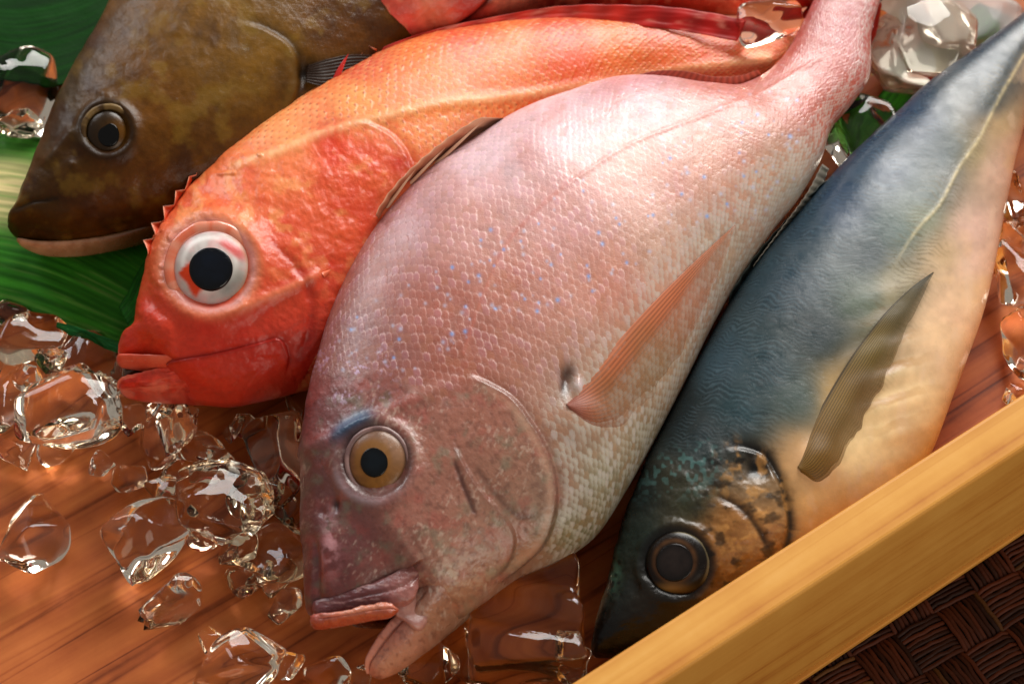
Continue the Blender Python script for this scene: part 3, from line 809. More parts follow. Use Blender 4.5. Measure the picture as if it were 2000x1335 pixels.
# ================================================================== ORANGE ROCKFISH
RST = [(226,694,234,718,4,30),(234,645,292,726,12,31),(258,594,365,775,18,32),(276,545,430,786,21,32),(298,480,500,778,24,33),(338,414,570,762,26,33),
 (393,348,650,735,28,33),(460,288,728,648,29,33),(545,222,805,565,29,33),(640,161,885,492,28,33),(740,113,955,424,26,33),(850,75,1025,352,24,32),
 (960,53,1092,302,22,31),(1080,40,1152,264,19,31),(1200,38,1222,226,16,30),(1310,48,1312,206,13,29),(1410,66,1412,193,10,29),(1490,62,1492,171,8,29),
 (1560,42,1562,136,6,29),(1640,10,1640,108,4,29)]
R_EYE = (414, 526)
R_OP = [(600,262),(650,236),(706,240),(760,262),(796,308),(806,350),(780,400),(740,430),(700,520)]
R_LAT = [(470,322),(540,300),(610,268),(690,244),(760,226),(860,204),(1000,190),(1120,170),(1300,140),(1500,118)]
R_CHK = [(440,622),(490,600),(540,576),(590,552),(640,528)]
R_MAX = [(250,722),(330,706),(420,690),(500,672),(548,664),(562,690),(558,735)]
R_PRE = [(520,470),(560,500),(590,540),(610,600),(600,660),(570,720)]
def r_common(b):
    if not hasattr(b, 'cm'):
        X, Y = b.X, b.Y
        bd = sst(45, -35, 40 * (fbm(X / 40, Y / 40, 66) - .5) + pdist(X, Y, [(400,250),(520,300),(640,262),(760,280),(806,350),(760,430),(700,540)])[1])
        b.cm = dict(op=pdist(X, Y, R_OP), lat=pdist(X, Y, R_LAT), chk=pdist(X, Y, R_CHK), mx=pdist(X, Y, R_MAX), pre=pdist(X, Y, R_PRE),
                    sc=scales(b, 92, 44, 5), body=bd)
    return b.cm
def rock_disp(b):
    c = r_common(b); X, Y = b.X, b.Y
    h, rnd, edge, rim, db = c['sc']; B = c['body']
    z = B * (.22 * (h - .4) + .2 * (rnd - .5) * h)
    d, sd, t = c['op']; inside = sst(-9, 6, sd)
    z += ends(t, .4) * (.8 * inside * np.exp(-np.maximum(sd, 0) / 60) - .6 * np.exp(-(np.minimum(sd, 0) / 14)**2) * (1 - inside))
    d, sd, t = c['chk']; z += 1.5 * np.exp(-(d / 12)**2) * ends(t, .2)
    d, sd, t = c['lat']; z += .9 * np.exp(-(d / 13)**2)
    d, sd, t = c['mx']; inside = sst(-2.5, 2.5, sd); z += ends(t, .1) * (1.5 * inside * np.exp(-np.maximum(sd, 0) / 50) - .8 * np.exp(-(np.minimum(sd, 0) / 10)**2))
    d, sd, t = c['pre']; z += -.8 * np.exp(-(d / 10)**2) * ends(t, .2)
    r = np.hypot(X - R_EYE[0], Y - R_EYE[1])
    z += 3.0 * np.exp(-((r - 98) / 26)**2) - 2.0 * sst(84, 60, r)
    z += (1 - B) * (1.6 * (fbm(X / 42, Y / 42, 3) - .5) + .5 * (fbm(X / 15, Y / 15, 9) - .5) + .16 * (fbm(X / 6, Y / 6, 19) - .5))
    z += 1.3 * np.exp(-((X - 320) / 24)**2 - ((Y - 640) / 20)**2) + 1.0 * np.exp(-((X - 285) / 16)**2 - ((Y - 612) / 14)**2)
    z += 1.0 * np.exp(-((X - 335) / 10)**2 - ((Y - 672) / 26)**2)
    # spiny ridge above and behind the eye
    z += .7 * sst(.72, .95, vnoise(X / 17, Y / 17, 50)) * np.exp(-((pdist(X, Y, [(300,560),(330,450),(400,380),(480,330),(560,300)])[0]) / 22)**2)
    z += 2.0 * (fbm(X / 170, Y / 170, 22, 2) - .5)
    return z
RPTS = [(235,660,(206,70,48)),(300,650,(212,78,50)),(400,680,(210,70,48)),(500,700,(202,70,52)),(600,690,(196,66,48)),(330,480,(228,116,74)),
 (450,400,(234,134,84)),(550,320,(234,132,82)),(560,450,(224,104,66)),(620,550,(206,78,48)),(700,420,(220,100,62)),(650,280,(228,92,54)),
 (740,300,(230,114,74)),(560,262,(238,158,98)),(700,195,(240,160,92)),(850,150,(232,128,54)),(1000,110,(230,118,44)),(1100,130,(224,88,30)),
 (1200,90,(232,116,40)),(1300,110,(228,100,32)),(1420,120,(222,84,28)),(1520,100,(220,88,46)),(700,128,(206,60,44)),(900,66,(214,70,38)),
 (1100,48,(206,58,34)),(1300,54,(190,44,34)),(850,240,(238,140,76)),(900,300,(230,116,62)),(800,400,(222,108,60)),(480,310,(232,130,80)),
 (640,720,(190,72,54)),(1440,170,(206,84,60)),(1250,180,(228,110,60)),(760,560,(210,90,60))]
def rock_paint(b):
    c = r_common(b); X, Y = b.X, b.Y
    C = idw(X, Y, RPTS); h, rnd, edge, rim, db = c['sc']; B = c['body']
    C = C * (1 + (.25 * (fbm(X / 8, Y / 8, 4) - .5))[..., None])
    C = mixc(C, (255, 214, 150), B * .38 * sst(.35, .85, h) * (.35 + .65 * rnd))
    C = mixc(C, (170, 66, 24), B * .95 * sst(.4, .0, rim) * sst(.34, .08, np.abs(db)) * (.3 + .7 * rnd))
    C = mixc(C, (206, 40, 20), (1 - B) * .3 * sst(.5, .74, fbm(X / 40, Y / 40, 12)))
    C = mixc(C, (244, 176, 116), (1 - B) * .5 * sst(.54, .74, fbm(X / 30, Y / 30, 33)) * sst(640, 420, Y))
    C = mixc(C, (216, 60, 24), .5 * np.exp(-((X - 655) / 34)**2 - ((Y - 288) / 30)**2))
    C = mixc(C, (232, 92, 40), .6 * np.exp(-((X - 1130) / 50)**2 - ((Y - 120) / 42)**2))
    C = mixc(C, (200, 40, 26), .7 * np.exp(-((X - 780) / 30)**2 - ((Y - 320) / 24)**2))
    d, sd, t = c['chk']; C = mixc(C, (250, 170, 130), .5 * np.exp(-(d / 9)**2) * ends(t, .2))
    for k_, w_, a_ in (('op', 9, .28), ('mx', 6, .65), ('pre', 10, .4)):
        d, sd, t = c[k_]; C = mixc(C, (150, 24, 14), a_ * np.exp(-(d / w_)**2) * ends(t, .1))
    d, sd, t = c['lat']; C = mixc(C, (255, 222, 176), .5 * np.exp(-(d / 9)**2) * (.4 + .6 * vnoise(X / 9, Y / 9, 3)))  # lateral line, with its ridge highlight painted in cream
    r = np.hypot(X - R_EYE[0], Y - R_EYE[1])
    C = mixc(C, (224, 150, 110), .6 * np.exp(-((r - 92) / 12)**2))
    C = mixc(C, (222, 170, 164), .7 * np.exp(-((r - 82) / 9)**2))
    return C
rock = thing('rockfish', 'bright orange red rockfish with a huge white ringed eye, between brown fish and sea bream', 'fish', P(600, 500, 0))
rbod = loft(RST, 900, 330, 36, q=.8, r0=.006, disp=rock_disp, paint=rock_paint)
body_obj('body', rbod, M_RED, rock); index(rbod, 3)
def rj_paint(b):
    f = fbm(b.S * 5, b.W * 4, 3); g = fbm(b.X / 10, b.Y / 8, 5)
    C = idw(b.X, b.Y, [(245,760,(206,62,46)),(330,750,(216,92,70)),(420,745,(206,78,58)),(520,725,(192,64,48)),(350,780,(190,50,36)),(480,770,(180,50,40))])
    C = C * (.7 + .6 * g)[..., None]
    C = mixc(C, (238, 150, 124), .55 * sst(.5, .7, f))
    C = mixc(C, (170, 22, 14), .6 * np.exp(-((b.W - .25) / .14)**2) * sst(.2, .5, b.S))
    return mixc(C, (240, 160, 140), .5 * np.exp(-((b.W + .45) / .1)**2) * sst(.3, .6, fbm(b.X / 16, b.Y / 16, 8)))
rl = loft([(229,744,236,774,5,27),(262,734,300,784,8,28),(330,722,370,787,11,29),(420,706,450,786,13,31),(500,688,520,770,12,33),(556,672,572,735,9,35)],
          220, 90, q=.75, r0=.05, r1=.08, disp=lambda b: 1.3*(fbm(b.X/30, b.Y/18, 2)-.5) + .5*(fbm(b.X/9, b.Y/9, 3)-.5) + .9*np.exp(-((b.W+.45)/.14)**2) - .9*np.exp(-((b.W-.25)/.1)**2)*sst(.2,.5,b.S),
          paint=rj_paint)
body_obj('lower_jaw', rl, M_RED, rock)
ru = loft([(225,692,230,716,4,34),(262,694,268,720,5,36),(310,696,318,722,5,39),(360,692,366,716,4,42)], 120, 60, q=.75, r0=.08, r1=.1,
          paint=plain_paint((214,92,66),(226,120,92), 20, 5), disp=lambda b: .4*(fbm(b.X/12, b.Y/12, 2)-.5))
body_obj('upper_lip', ru, M_RED, rock)
rm = loft([(236,714,238,748,3,26),(280,712,285,744,5,26),(340,705,345,745,6,27)], 50, 40, paint=plain_paint((70,40,20),(110,84,50), 14, 2), r0=.1, r1=.1)
body_obj('mouth_lining', rm, M_FLESH, rock)
def r_iris(RR, PH, X, Y):
    C = np.broadcast_to(lin((214, 206, 202)), X.shape + (3,)).copy()
    C = C * (.62 + .55 * fbm(np.cos(PH)*5 + 5, np.sin(PH)*5 + RR*4, 6))[..., None]
    C = mixc(C, (226, 180, 178), .6 * sst(.45, .65, fbm(X / 22, Y / 22, 88)))
    C = mixc(C, (236, 232, 228), .8 * np.exp(-((np.hypot(X - 412, Y - 524) - 52) / 6)**2))
    C = mixc(C, (120, 128, 124), .75 * np.exp(-((X - 455) / 34)**2 - ((Y - 570) / 26)**2))
    C = mixc(C, (150, 150, 140), .6 * np.exp(-((X - 470) / 16)**2 - ((Y - 545) / 22)**2))
    n = 10 * (fbm(X / 20, Y / 20, 8) - .5)
    m1 = sst(5, -3, np.abs((X - 384) * .8 + (Y - 552) * -.55) - 18 + n) * sst(5, -3, np.abs((X - 380) * .55 + (Y - 552) * .8) - 27 + n)
    C = mixc(C, (222, 84, 42), m1)
    m2 = np.exp(-(((X - 455) * .8 + (Y - 492) * .6) / 30)**4 - ((-(X - 455) * .6 + (Y - 492) * .8) / 11)**4)
    C = mixc(C, (206, 78, 76), m2 * .95)
    C = mixc(C, (206, 176, 130), .5 * sst(.8, .95, RR) * sst(.2, .8, np.cos(PH)))
    C = mixc(C, (206, 150, 148), sst(.88, 1, RR) * .8)
    return C
reye, (rc, rnn) = dome('eye', rbod, 416, 527, 78, 76, 7.0, .3, r_iris, M_EYE, rock, tilt=.4, power=.6)
dome('pupil', rbod, 412, 524, 43, 43, 1.5, 5.95, pupil_col((18, 28, 42), (8, 12, 18)), M_PUPIL, reye, at=(rc, rnn))
M_LID = skin_mat('clear_eye_rim', rough=.2, coat=.8, coat_rough=.06, sss=.3, bump=.1, fine=500)
# fleshy translucent ring round the eye
def ring(name, body, cx, cy, rx, ry, w, h, c0, c1, mat, parent, frame, lift=0, na=96, nb=18, seed=0):
    c, n = frame
    ph = np.linspace(0, 2 * math.pi, na, endpoint=False); ps = np.linspace(0, 2 * math.pi, nb, endpoint=False)
    PH, PS = np.meshgrid(ph, ps, indexing='ij')
    wob = 1 + .05 * (fbm(np.cos(PH) * 3 + 7, np.sin(PH) * 3 + 7, seed) - .5)
    X = cx + (rx + w * np.cos(PS)) * np.cos(PH) * wob; Y = cy + (ry + w * np.cos(PS)) * np.sin(PH) * wob
    d = FWD + RIGHT * ((X - 1000) / 1000 * TAN)[..., None] + UPV * ((667.5 - Y) / 1000 * TAN)[..., None]
    t = ((c + n * lift * 1e-3 - CAMP) @ n) / (d @ n)
    p = CAMP + d * t[..., None] + n * (h * 1e-3 * np.sin(PS))[..., None]
    i, j = np.meshgrid(np.arange(na), np.arange(nb), indexing='ij'); i2, j2 = (i + 1) % na, (j + 1) % nb
    q = np.stack([i*nb + j, i*nb + j2, i2*nb + j2, i2*nb + j], -1).reshape(-1, 4)
    nz = fbm(np.cos(PH) * 4 + 3, np.sin(PH) * 4 + 3, seed + 3)
    f = sst(.35, .65, nz)[..., None]; C = lin(c0) * (1 - f) + lin(c1) * f
    v = p.reshape(-1, 3); a, b2, c2 = v[q[nb//4][0]], v[q[nb//4][1]], v[q[nb//4][2]]
    if np.cross(b2 - a, c2 - a) @ n < 0: q = q[:, ::-1]
    C = np.concatenate([C.reshape(-1, 3), np.ones((na * nb, 1))], 1)
    return obj(name, raw_mesh(name, v, q, col=C), mat, parent)
ring('eye_rim', rbod, 413, 524, 82, 81, 12, 1.3, (220, 140, 112), (216, 108, 74), M_LID, rock, (rc, rnn), lift=1.0, seed=4)
ring('eye_rim', bb, 738, 901, 60, 64, 5.5, 1.0, (112, 84, 82), (140, 110, 106), M_BREAM, bream, (ec, en), lift=.4, seed=9)

# fins and thorns
def rdor(X, Y, U, V):
    C = idw(X, Y, [(680,120,(206,60,44)),(760,90,(216,80,66)),(900,50,(214,70,50)),(1100,30,(206,60,40)),(1350,40,(186,34,26))], 3)
    C = C * (.75 + .35 * (.5 + .5 * np.cos(2 * math.pi * 13 * U)))[..., None]
    return mixc(C, (246, 180, 160), .5 * sst(.62, .8, fbm(U * 14, V * 3, 3)))
sheet('dorsal_fin', [(664,150),(744,118),(850,84),(960,66),(1080,54),(1200,50),(1320,60),(1440,82)], [(676,140),(752,92),(850,58),(960,34),(1080,14),(1210,10),(1340,18),(1460,40)],
      150, 18, lift(42, 46), 1.0, rdor, M_FIN, rock, ridge=(13, .7, 'u'), wave=2)
spike('dorsal_spine', P(650, 166, .050), P(678, 104, .058), .0018, (206, 50, 44), M_RED, rock, bend=.1)
for (x0, y0, x1, y1) in ((900,66,1010,26),(960,60,1100,14),(800,86,880,52)):
    spike('dorsal_spine', P(x0, y0, .036), P(x1, y1, .043), .0011, (224, 130, 116), M_RED, rock)
def spiny(name, pts, n, w, z, seed):
    rng = np.random.default_rng(seed)
    q = hermite(pts, n * 4 + 1); out = q.copy(); t = np.gradient(q, axis=0); t /= np.linalg.norm(t, axis=1)[:, None]
    nn = np.stack([t[:, 1], -t[:, 0]], 1); q = q + nn * (9 + 12 * sst(0, .5, np.linspace(0, 1, len(q))))[:, None]
    saw = np.tile([0.12, .35, .68, 1.0], n + 1)[:len(q)] * np.repeat(rng.uniform(.35, 1, n + 1), 4)[:len(q)]
    out = q + nn * (saw * w)[:, None] + t * (saw * -w * .3)[:, None]
    def colf(X, Y, U, V): return mixc(np.broadcast_to(lin((218, 96, 60)), X.shape + (3,)).copy(), (244, 176, 146), sst(.5, 1, V) * .8)
    v = np.linspace(0, 1, 6)
    G = q[:, None] * (1 - v)[None, :, None] + out[:, None] * v[None, :, None]
    p = P(G[..., 0], G[..., 1], (z + 2.5 * v[None, :] + 0 * G[..., 0]) * 1e-3)
    nu, nv = len(q), 6; N = nu * nv
    lo = p - np.array([0, .0, .0016]) * (1 - .8 * v)[None, :, None]
    quads = np.concatenate([grid_quads(nu, nv), grid_quads(nu, nv, off=N, flip=True)])
    i = np.arange(nu - 1)
    quads = np.concatenate([quads, np.stack([(i+1)*nv + 5, i*nv + 5, i*nv + 5 + N, (i+1)*nv + 5 + N], -1)])
    c = tone(colf(G[..., 0], G[..., 1], None, np.broadcast_to(v[None], (nu, nv)))).reshape(-1, 3)
    c = np.concatenate([np.concatenate([c, c]), np.ones((2 * N, 1))], 1)
    me = raw_mesh(name, np.concatenate([p.reshape(-1, 3), lo.reshape(-1, 3)]), quads, col=c)
    return obj(name, me, M_RED, rock)
spiny('spiny_ridge', [(300,500),(340,424),(398,352),(464,292),(550,226),(650,160),(745,116)], 17, 27, 47, 5)
for (x, y, dx, dy) in ((632,536,14,-8),):
    p, n = on(rbod, np.array([float(x)]), np.array([float(y)]), 8)
    q_, n2 = on(rbod, np.array([float(x + dx)]), np.array([float(y + dy)]), 8)
    spike('head_thorn', p[0] - n[0] * .0006, q_[0] + n2[0] * .0009, .0012, (238, 120, 84), M_RED, rock)
def rtail(X, Y, U, V):
    C = np.broadcast_to(lin((206, 52, 34)), X.shape + (3,)).copy()
    return C * (.75 + .35 * (.5 + .5*np.cos(2*math.pi*18*V)))[..., None]
sheet('tail_fin', [(1545,50),(1600,-10),(1680,-80),(1760,-140)], [(1560,130),(1640,120),(1690,100),(1720,70)], 40, 40, lift(30, 26), 1.0, rtail, M_FIN, rock, ridge=(18, .4, 'v'))

# ================================================================== BROWN FISH
GST = [(10,428,20,458,5,28),(20,398,84,478,13,29),(46,346,165,476,19,30),(72,282,255,460,24,31),(98,213,350,438,27,32),(130,150,455,398,29,33),
 (163,97,565,328,31,33),(198,38,665,248,32,33),(234,-30,745,168,32,33),(290,-110,825,88,31,33),(380,-200,885,-2,28,32),(500,-290,935,-100,22,31),(640,-370,970,-200,14,30)]
G_EYE = (210, 256)
G_OP = [(455,40),(520,60),(566,92),(584,140),(572,196),(545,245)]
G_LIP = [(16,432),(70,408),(120,412),(170,425)]
def gcm(b):
    if not hasattr(b, 'cm'):
        b.cm = dict(op=pdist(b.X, b.Y, G_OP), sc=scales(b, 120, 90, 9), lip=pdist(b.X, b.Y, [(22,412),(60,394),(110,388)]),
                    mx=pdist(b.X, b.Y, [(30,440),(120,462),(220,446),(300,420)]), br=pdist(b.X, b.Y, [(82,330),(108,300),(150,245)]))
        b.cm['body'] = sst(-20, 60, -pdist(b.X, b.Y, [(240,-20),(330,60),(460,50),(566,92),(584,140),(560,260)])[1])
    return b.cm
def br_disp(b):
    c = gcm(b); X, Y = b.X, b.Y; h, rnd, edge, rim, db = c['sc']; B = c['body']
    z = B * (.12 * (h - .4) + .1 * (rnd - .5))
    d, sd, t = c['op']; inside = sst(-9, 6, sd)
    z += ends(t, .25) * (1.0 * inside * np.exp(-np.maximum(sd, 0) / 45) - .5 * np.exp(-(np.minimum(sd, 0) / 16)**2) * (1 - inside))
    d, sd, t = c['lip']; z -= .9 * np.exp(-(d / 6)**2) * ends(t, .2)
    d, sd, t = c['mx']; z -= .6 * np.exp(-(d / 7)**2) * ends(t, .2)
    d, sd, t = c['br']; z += 1.3 * np.exp(-(d / 12)**2) * ends(t, .2)
    r = np.hypot(X - G_EYE[0], Y - G_EYE[1])
    z += 1.8 * np.exp(-((r - 54) / 12)**2) - 1.5 * sst(46, 30, r)
    z += 1.6 * np.exp(-((X - 207) / 14)**2 - ((Y - 186) / 10)**2) + 1.0 * np.exp(-((X - 145) / 9)**2 - ((Y - 322) / 9)**2)
    z += 1.3 * (fbm(X / 55, Y / 55, 3) - .5) + .22 * (fbm(X / 16, Y / 16, 6) - .5) * (1 - B * .6)
    z -= 2.5 * np.exp(-((X - 596) / 20)**2 - ((Y - 140) / 26)**2)
    return z
GPTS = [(100,250,(84,68,34)),(60,400,(82,60,28)),(210,200,(100,74,34)),(300,200,(116,82,32)),(400,100,(120,92,36)),(500,60,(118,92,42)),(300,350,(108,72,26)),
 (200,420,(96,62,26)),(400,300,(102,72,26)),(560,150,(108,80,34)),(650,60,(98,66,30)),(120,160,(78,64,36)),(520,110,(136,108,52)),(40,455,(66,46,24))]
def br_paint(b):
    c = gcm(b); X, Y = b.X, b.Y; h, rnd, edge, rim, db = c['sc']; B = c['body']
    C = idw(X, Y, GPTS) * np.array([.98, .84, .36]) * (1 + (.5 * (fbm(X / 24, Y / 24, 5) - .5) + .35 * (fbm(X / 7, Y / 7, 15) - .5))[..., None])
    C = mixc(C, (60, 28, 8), .5 * sst(.5, .72, fbm(X / 60, Y / 60, 25)))
    C = mixc(C, (146, 118, 50), .4 * sst(.52, .75, fbm(X / 44, Y / 44, 35)))
    C = C * (1 + B * .35 * (h - .5))[..., None]
    d, sd, t = c['op']; C = mixc(C, (140, 116, 60), .22 * np.exp(-((sd - 10) / 9)**2) * ends(t, .15)); C = mixc(C, (30, 18, 8), .45 * np.exp(-((sd + 8) / 8)**2) * ends(t, .3))
    C = mixc(C, (24, 12, 8), .9 * np.exp(-((X - 596) / 20)**2 - ((Y - 142) / 22)**2))
    d, sd, t = c['lip']; C = mixc(C, (34, 24, 12), .6 * np.exp(-(d / 6)**2))
    r = np.hypot(X - G_EYE[0], Y - G_EYE[1]); C = mixc(C, (44, 30, 16), .7 * np.exp(-((r - 50) / 12)**2))
    return C
brown = thing('brown_fish', 'dark olive brown fish with pale lower lip lying on the green leaf', 'fish', P(320, 230, 0))
gb = loft(GST, 560, 300, 30, q=.82, r0=.012, disp=br_disp, paint=br_paint); body_obj('body', gb, M_BROWN, brown); index(gb, 3)
gl = loft([(26,458,40,484,2,24),(60,470,78,495,4,24),(130,474,142,497,5,24),(210,464,220,486,5,25),(300,440,312,460,5,26),(380,406,395,428,4,27)], 160, 50, q=.7, r0=.05, r1=.05,
          paint=plain_paint((204,164,132),(160,112,80), 14, 3, lambda b, C: mixc(mixc(C, (110,80,40), sst(.2,.75,b.S)), (96,58,40), .6*sst(-.3,-.9,b.W))))
body_obj('lower_lip', gl, M_FLESH, brown)
def g_iris(RR, PH, X, Y):
    C = idw(X, Y, [(238,262,(128,88,24)),(185,262,(46,34,18)),(210,228,(40,32,20)),(212,296,(52,38,18))], 3)
    C = C * (.8 + .4 * fbm(np.cos(PH)*4+4, np.sin(PH)*4+4, 2))[..., None]
    return mixc(C, (30, 22, 14), sst(.75, 1, RR) * .8)
geye, (gc, gn) = dome('eye', gb, 210, 260, 42, 44, 4.0, -.1, g_iris, M_EYE, brown, tilt=.4)
dome('pupil', gb, 212, 263, 21, 23, .6, 3.45, pupil_col((8, 8, 10), (5, 5, 6)), M_PUPIL, geye, at=(gc, gn))
ring('eye_rim', gb, 211, 258, 48, 50, 6, 1.3, (70, 50, 26), (120, 96, 58), M_BROWN, brown, (gc, gn), lift=.6, seed=14)
def gfin(X, Y, U, V):
    C = np.broadcast_to(lin((64, 42, 24)), X.shape + (3,)).copy()
    return C * (.8 + .25 * (.5 + .5*np.cos(2*math.pi*8*V)))[..., None]
sheet('pectoral_fin', [(600,130),(640,118),(690,110),(740,112)], [(596,165),(630,170),(670,160),(720,140)], 40, 40, over(gb, 1.5, 3.0), .8, gfin, M_FIN, brown, ridge=(8, .5, 'v'))

# ================================================================== RED FISH AT THE TOP
TST = [(610,-60,622,0,5,36),(630,-110,668,62,16,37),(670,-150,760,100,23,38),(735,-190,860,88,26,38),(830,-225,955,66,27,37),(960,-240,1060,34,27,36),
 (1100,-230,1180,28,25,36),(1250,-200,1300,26,21,35),(1400,-150,1420,30,15,34),(1520,-110,1530,24,9,33),(1620,-100,1625,0,5,33)]
T_OP = [(930,-120),(960,-50),(950,-5),(915,30),(880,52),(860,70)]
def tcm(b):
    if not hasattr(b, 'cm'): b.cm = dict(op=pdist(b.X, b.Y, T_OP), sc=scales(b, 70, 40, 3))
    return b.cm
def tdisp(b):
    c = tcm(b); h, rnd, e, rim, db = c['sc']; d, sd, t = c['op']; inside = sst(-9, 6, sd)
    return (ends(t, .1) * (1.8 * inside * np.exp(-np.maximum(sd, 0) / 50) - 1.2 * np.exp(-(np.minimum(sd, 0) / 16)**2) * (1 - inside))
            + .2 * (h - .4) * (1 - inside) + 1.4 * (fbm(b.X / 40, b.Y / 40, 7) - .5) + .7 * (fbm(b.X / 13, b.Y / 13, 8) - .5))
def tpaint(b):
    c = tcm(b); X, Y = b.X, b.Y; h, rnd, e, rim, db = c['sc']; d, sd, t = c['op']
    C = idw(X, Y, [(700,20,(226,84,80)),(780,50,(226,92,88)),(840,20,(226,136,106)),(760,0,(232,118,98)),(920,20,(190,60,50)),(1000,0,(190,120,100)),(1100,0,(150,50,36)),(1250,0,(196,60,50)),(1400,10,(200,90,70)),(1500,10,(206,60,46))], 3)
    C = C * (1 + .5 * (fbm(X / 20, Y / 20, 5) - .5))[..., None]
    C = mixc(C, (236, 160, 130), .5 * sst(.52, .7, fbm(X / 26, Y / 26, 45)))
    C = mixc(C, (70, 20, 18), .9 * np.exp(-((sd + 5) / 8)**2) * ends(t, .1))
    return C
topf = thing('red_fish', 'crimson red fish cut off by the top edge, behind the orange rockfish', 'fish', P(1050, -80, 0))
tb_ = loft(TST, 420, 200, 30, q=.8, r0=.02, disp=tdisp, paint=tpaint); body_obj('body', tb_, M_RED, topf); index(tb_, 3)
sheet('pelvic_fin', [(890,48),(960,36),(1050,28),(1140,18)], [(900,70),(970,62),(1060,52),(1180,6)], 60, 24, lift(40, 38), .8, rdor, M_FIN, topf, ridge=(6, .6, 'v'), wave=2)

# ================================================================== MACKEREL
MST = [(1150,1258,1160,1284,4,24),(1158,1205,1250,1277,11,25),(1177,1135,1350,1252,16,26),(1197,1060,1442,1208,20,27),(1221,985,1532,1158,23,28),(1262,893,1642,1088,25,28),
 (1310,798,1742,1000,26.5,28),(1361,703,1818,890,27,28),(1414,610,1866,770,27,28),(1474,521,1914,640,26,28),(1544,440,1944,530,25,28),(1620,354,1965,420,23,28),
 (1702,272,1987,320,21,28),(1792,186,2014,220,18,28),(1882,116,2044,130,14,28),(1972,48,2082,50,10,28),(2062,-32,2132,-30,7,28),(2142,-112,2192,-100,4,28)]
M_EYE_C = (1322, 1100)
M_OP = [(1402,884),(1450,878),(1492,892),(1512,925),(1530,975),(1536,1030),(1520,1090)]
M_LAT = [(1560,860),(1640,720),(1720,570),(1796,442),(1832,403),(1875,324),(1911,273),(1947,201),(2000,108)]
M_PRE = [(1390,960),(1440,985),(1480,1030),(1505,1080)]
def mcm(b):
    if not hasattr(b, 'cm'):
        X, Y = b.X, b.Y
        b.cm = dict(op=pdist(X, Y, M_OP), lat=pdist(X, Y, M_LAT), pre=pdist(X, Y, M_PRE),
                    body=sst(-10, 40, -pdist(X, Y, [(1225,960),(1320,900),(1402,878),(1492,892),(1530,975),(1530,1150)])[1]))
    return b.cm
def ripples(b):
    th = np.arccos(np.clip(-b.W, -1, 1)) / math.pi
    u = b.S * 190 + 1.6 * np.abs(((th * 11 + .8 * fbm(b.S * 12, th * 6, 2)) % 1) - .5) + 3.4 * (fbm(b.S * 44, th * 14, 3) - .5)
    return .5 + .5 * np.sin(2 * math.pi * u), th
def mdisp(b):
    c = mcm(b); X, Y = b.X, b.Y; B = c['body']
    rp, th = ripples(b)
    z = B * .006 * rp * sst(.55, .4, th)
    d, sd, t = c['op']; inside = sst(-9, 6, sd)
    z += ends(t, .25) * (.7 * inside * np.exp(-np.maximum(sd, 0) / 40) - 1.4 * np.exp(-(np.minimum(sd, 0) / 20)**2) * (1 - inside))
    d, sd, t = c['pre']; z -= .8 * np.exp(-(d / 9)**2) * ends(t, .2)
    d, sd, t = c['lat']; z += .08 * np.exp(-(d / 5)**2) * B * sst(.4, .6, t)
    z -= 2.5 * np.exp(-((X - 1482) / 28)**2 - ((Y - 912) / 22)**2)
    r = np.hypot(X - M_EYE_C[0], Y - M_EYE_C[1]); z += 1.0 * np.exp(-((r - 76) / 11)**2) - 1.4 * sst(66, 50, r)
    z += (1 - B) * (1.2 * (fbm(X / 40, Y / 30, 3) - .5) + .4 * (fbm(X / 13, Y / 13, 5) - .5))
    z += 1.4 * (fbm(X / 150, Y / 150, 31, 2) - .5) + .08 * (fbm(X / 26, Y / 26, 4) - .5)
    z += 1.5 * np.exp(-((((X - 1596) * .8 + (Y - 905) * .6) / 44)**2 + (((Y - 905) * .8 - (X - 1600) * .6) / 34)**2)**1.5)
    # keel of belly folds under the fin
    z += .5 * np.exp(-(((X - 1740) / 60)**2 + ((Y - 740) / 130)**2)) * np.sin((X * .3 + Y) / 9)
    z -= .8 * np.exp(-((X - 1240) / 14)**2 - ((Y - 1150) / 18)**2)
    return z
MPTS = [(1240,960,(30,46,48)),(1320,800,(42,56,58)),(1400,700,(84,104,110)),(1550,550,(60,82,92)),(1450,800,(64,88,90)),(1650,400,(62,88,112)),
 (1800,240,(50,80,106)),(1930,120,(66,84,96)),(1600,650,(48,66,68)),(1700,500,(52,74,80)),(1800,420,(138,144,118)),(1750,560,(166,156,128)),
 (1850,500,(206,182,148)),(1900,450,(224,192,178)),(1850,650,(236,208,172)),(1780,800,(240,214,172)),(1700,880,(240,214,168)),(1600,1000,(226,182,124)),
 (1900,300,(180,164,126)),(1960,250,(190,166,128)),(1200,1150,(36,44,42)),(1170,1240,(22,23,23)),(1270,1180,(48,40,28)),(1250,1050,(44,58,54)),
 (1350,980,(58,62,46)),(1430,1020,(160,116,68)),(1480,950,(140,118,92)),(1400,1080,(136,96,52)),(1500,1040,(190,146,96)),(1560,900,(204,166,122)),(1440,880,(52,56,54)),
 (1560,780,(88,102,96)),(1500,720,(58,82,86)),(1640,770,(190,160,112)),(1560,420,(62,86,98)),(1490,520,(70,90,96)),(1380,880,(50,66,68)),(1800,380,(66,90,92)),(1870,290,(62,86,90)),(1930,200,(60,78,86)),(1740,330,(56,86,110)),(1840,300,(56,82,92)),(1760,450,(100,118,112)),(1690,580,(106,118,104)),(1945,330,(218,186,168)),(1980,280,(210,176,156)),(1900,520,(228,196,180)),(1870,620,(234,200,172)),(1905,560,(236,206,172)),(1900,600,(240,212,178))]
